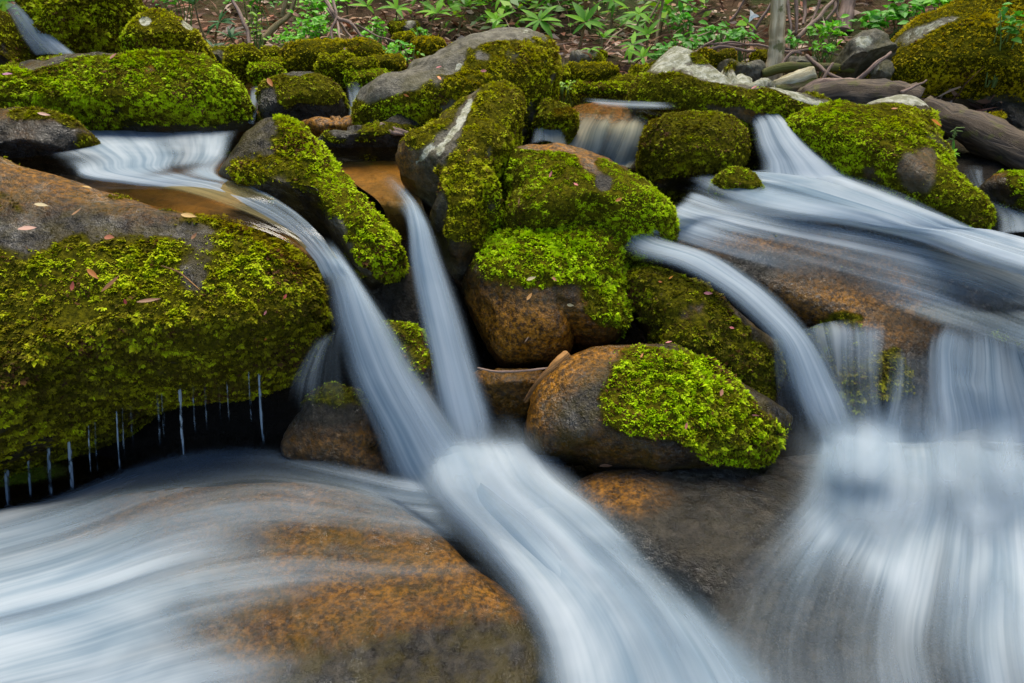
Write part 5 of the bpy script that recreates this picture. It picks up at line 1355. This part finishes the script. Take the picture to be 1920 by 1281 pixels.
for k, a in enumerate([
 (588, 52, 3.7, 80, 56, 190, 11, G1, 'bright green feathery clump behind the long yellow stone, leftmost'),
 (545, 72, 3.6, 70, 22, 90, 10, G1, 'low feathery greenery in front of the forked stem'),
 (600, 8, 4.2, 90, 30, 110, 13, G1, 'light green leaves at the top edge above feathery clump'),
 (478, 45, 3.65, 22, 60, 30, 10, G3, 'thin upright yellow-green herb left of the forked stem'),
 (700, 55, 3.7, 50, 40, 60, 11, G1, 'small leafy herb under the dead tangle, right of the long yellow stone'),
 (745, 98, 3.35, 75, 36, 90, 10, G1, 'creeping bright herb over the yellowish stones left of biggest boulder'),
 (690, 95, 3.3, 40, 20, 36, 9, G1, 'few bright leaves growing on the end of the long yellow stone'),
 (790, 62, 3.8, 40, 22, 36, 10, G1, 'small herb behind the yellow stone on biggest boulder shoulder'),
 (1275, 40, 4.0, 60, 60, 60, 17, G2, 'round-leaved herb left of the dark background log'),
 (1290, 82, 3.7, 80, 30, 60, 16, G2, 'round-leaved herb just behind the pointed lichen peak'),
 (1340, 60, 3.9, 70, 30, 56, 15, G2, 'round-leaved herb below the dark background log'),
 (1390, 66, 3.8, 60, 26, 40, 15, G2, 'dark round leaves beneath the three-leaved flower'),
 (1485, 78, 3.7, 40, 22, 30, 13, G2, 'small herb immediately right of the young tree'),
 (1555, 52, 3.8, 70, 36, 60, 15, G1, 'leafy herb in front of the pink stump'),
 (1545, 88, 3.55, 56, 18, 40, 12, G1, 'low herb on the litter left of the angular grey boulder'),
 (1640, 40, 3.9, 80, 34, 70, 18, G2, 'broad-leaved herb behind the angular grey boulder'),
 (1700, 18, 3.95, 90, 34, 70, 18, G2, 'broad-leaved herb climbing behind the craggy rock face'),
 (1770, 0, 3.9, 80, 24, 46, 18, G1, 'herb at the top edge above the craggy rock face'),
 (1890, 45, 3.2, 60, 60, 34, 18, G2, 'hanging leaves in front of the craggy rock face at right edge'),
 (1240, 100, 3.6, 40, 26, 30, 14, G2, 'small round leaves by the foot of the bare straight stem'),
 (1056, 158, 3.0, 40, 16, 36, 8, G3, 'tiny bright herb at water edge right of the biggest boulder'),
 (135, -6, 3.3, 40, 20, 20, 10, G1, 'few bright leaves on top of the top left dark boulder'),
 (235, 5, 3.5, 40, 30, 40, 11, G1, 'small leafy herb between the two upper left boulders'),
 (330, -6, 4.2, 90, 30, 60, 13, G2, 'leaves at top edge left of the dark whorls'),
 (470, -4, 4.3, 110, 26, 70, 13, G2, 'leaves at top edge over the dark stems'),
]): herb(*a[:8], a[8], 500 + k * 5)

# ------------------------------------------------------------------ leaf litter on the bank
def litter(n, seed=9):
    r = np.random.default_rng(seed)
    x = r.uniform(-5, 5, n); y = 3.15 + r.random(n) ** 1.4 * 4.5
    z = ground_z(x, y) + .006 + r.random(n) * .02
    P = np.stack([x, y, z], 1)
    d = r.normal(0, 1, (n, 3)); d[:, 2] = r.normal(.1, .25, n); d /= np.linalg.norm(d, axis=1, keepdims=True)
    up = np.tile([0, -.3, 1.0], (n, 1)) + r.normal(0, .45, (n, 3))
    s = np.cross(up, d); s /= np.linalg.norm(s, axis=1, keepdims=True)
    twig = r.random(n) < .33
    l = np.where(twig, r.uniform(.06, .25, n), r.uniform(.03, .09, n))[:, None]
    w = np.where(twig, .0035, l[:, 0] * r.uniform(.15, .28, n))[:, None]
    u = np.cross(d, s)
    V = np.stack([P, P + d * l * .5 + s * w + u * l * .1, P + d * l, P + d * l * .5 - s * w + u * l * .06], 1).reshape(-1, 3)
    pal = np.array([[.16, .075, .04], [.24, .13, .075], [.10, .045, .025], [.30, .20, .13], [.20, .07, .035], [.34, .25, .19]])
    C = pal[r.integers(0, 6, n)] * r.uniform(.7, 1.7, (n, 1))
    me = mesh_from('leaf_litter', V, np.arange(n * 4).reshape(-1, 4), False)
    set_col(me, 'col', np.repeat(np.hstack([C, np.ones((n, 1))]), 4, 0))
    tag(link('leaf_litter', me, M['litter']), kind='stuff')
litter(22000)
def undergrowth(n, seed=19):
    r = np.random.default_rng(seed)
    x = r.uniform(-4.5, 4.5, n); y = 3.75 + r.random(n) * 3.6
    keep = fbm(np.stack([x, y, 0 * x], 1), 1.1, 3, 77) > -.05
    x, y = x[keep], y[keep]; n = len(x)
    P = np.stack([x, y, ground_z(x, y) + r.random(n) * .38 + .03], 1)
    a = r.uniform(0, 6.283, n)
    d = np.stack([np.cos(a), np.sin(a) - .25, r.normal(.05, .3, n)], 1); d /= np.linalg.norm(d, axis=1, keepdims=True)
    up = np.tile([0, -.5, 1.0], (n, 1)) + r.normal(0, .3, (n, 3))
    sd = np.cross(up, d); sd /= np.linalg.norm(sd, axis=1, keepdims=True)
    l = r.uniform(.035, .12, n)[:, None]; w = l * r.uniform(.12, .3, n)[:, None]
    V = np.stack([P, P + d * l * .5 + sd * w, P + d * l - [0, 0, .01], P + d * l * .5 - sd * w], 1).reshape(-1, 3)
    pal = np.array([[.18, .50, .010], [.09, .30, .012], [.26, .50, .012], [.06, .18, .015]])
    C = pal[r.integers(0, 4, n)] * r.uniform(.6, 1.2, (n, 1))
    me = mesh_from('undergrowth', V, np.arange(n * 4).reshape(-1, 4), False)
    set_col(me, 'col', np.repeat(np.hstack([C, np.ones((n, 1))]), 4, 0))
    tag(link('undergrowth', me, M['herb']), kind='stuff')
undergrowth(26000)

# ------------------------------------------------------------------ drips under the huge left boulder
for k, (x, y0, y1, w, dn) in enumerate([(12, 850, 965, 9, .8), (52, 845, 950, 7, .7), (92, 835, 945, 8, .8), (130, 812, 935, 8, .8), (165, 800, 905, 6, .6), (178, 800, 905, 6, .55), (218, 780, 895, 7, .75), (228, 775, 890, 4, .5), (246, 770, 860, 5, .35), (296, 745, 850, 9, .45), (305, 745, 830, 6, .4), (338, 738, 880, 8, .85), (362, 730, 830, 7, .45), (385, 725, 820, 6, .4), (410, 718, 810, 6, .35), (425, 715, 800, 6, .35), (468, 705, 800, 7, .5), (487, 700, 850, 9, .85)]):
    Y = 1.385 + .0003 * x
    w = w * (1.15 if x < 140 else .85)
    sl = (y1 - y0) * .07
    strip('water_drip', 'thin water drip string under the huge left boulder, %s from the left' % (['first', 'second', 'third', 'fourth', 'fifth', 'sixth', 'seventh', 'eighth', 'ninth', 'tenth', 'eleventh', 'twelfth', 'thirteenth', 'fourteenth', 'fifteenth', 'sixteenth', 'seventeenth', 'last'][k]),
          [(x - w / 2, y0 - 12, x + w / 2, y0 - 12, 'y', Y, Y, dn), (x - w / 2 + sl * .4, (y0 + y1) / 2, x + w / 2 + sl * .4, (y0 + y1) / 2, 'y', Y - .01, Y - .01, dn), (x - w / 2 + sl, y1, x + w / 2 + sl, y1, 'y', Y - .02, Y - .02, dn * .8)],
          layers=2, gap=.003, na=40, nc=7, bulge=.003, dk=1.1, silk=.2, bead=True, edge=.45, seed=100 + k, wav=.004, fade=(.05, .35), cat='water drip')
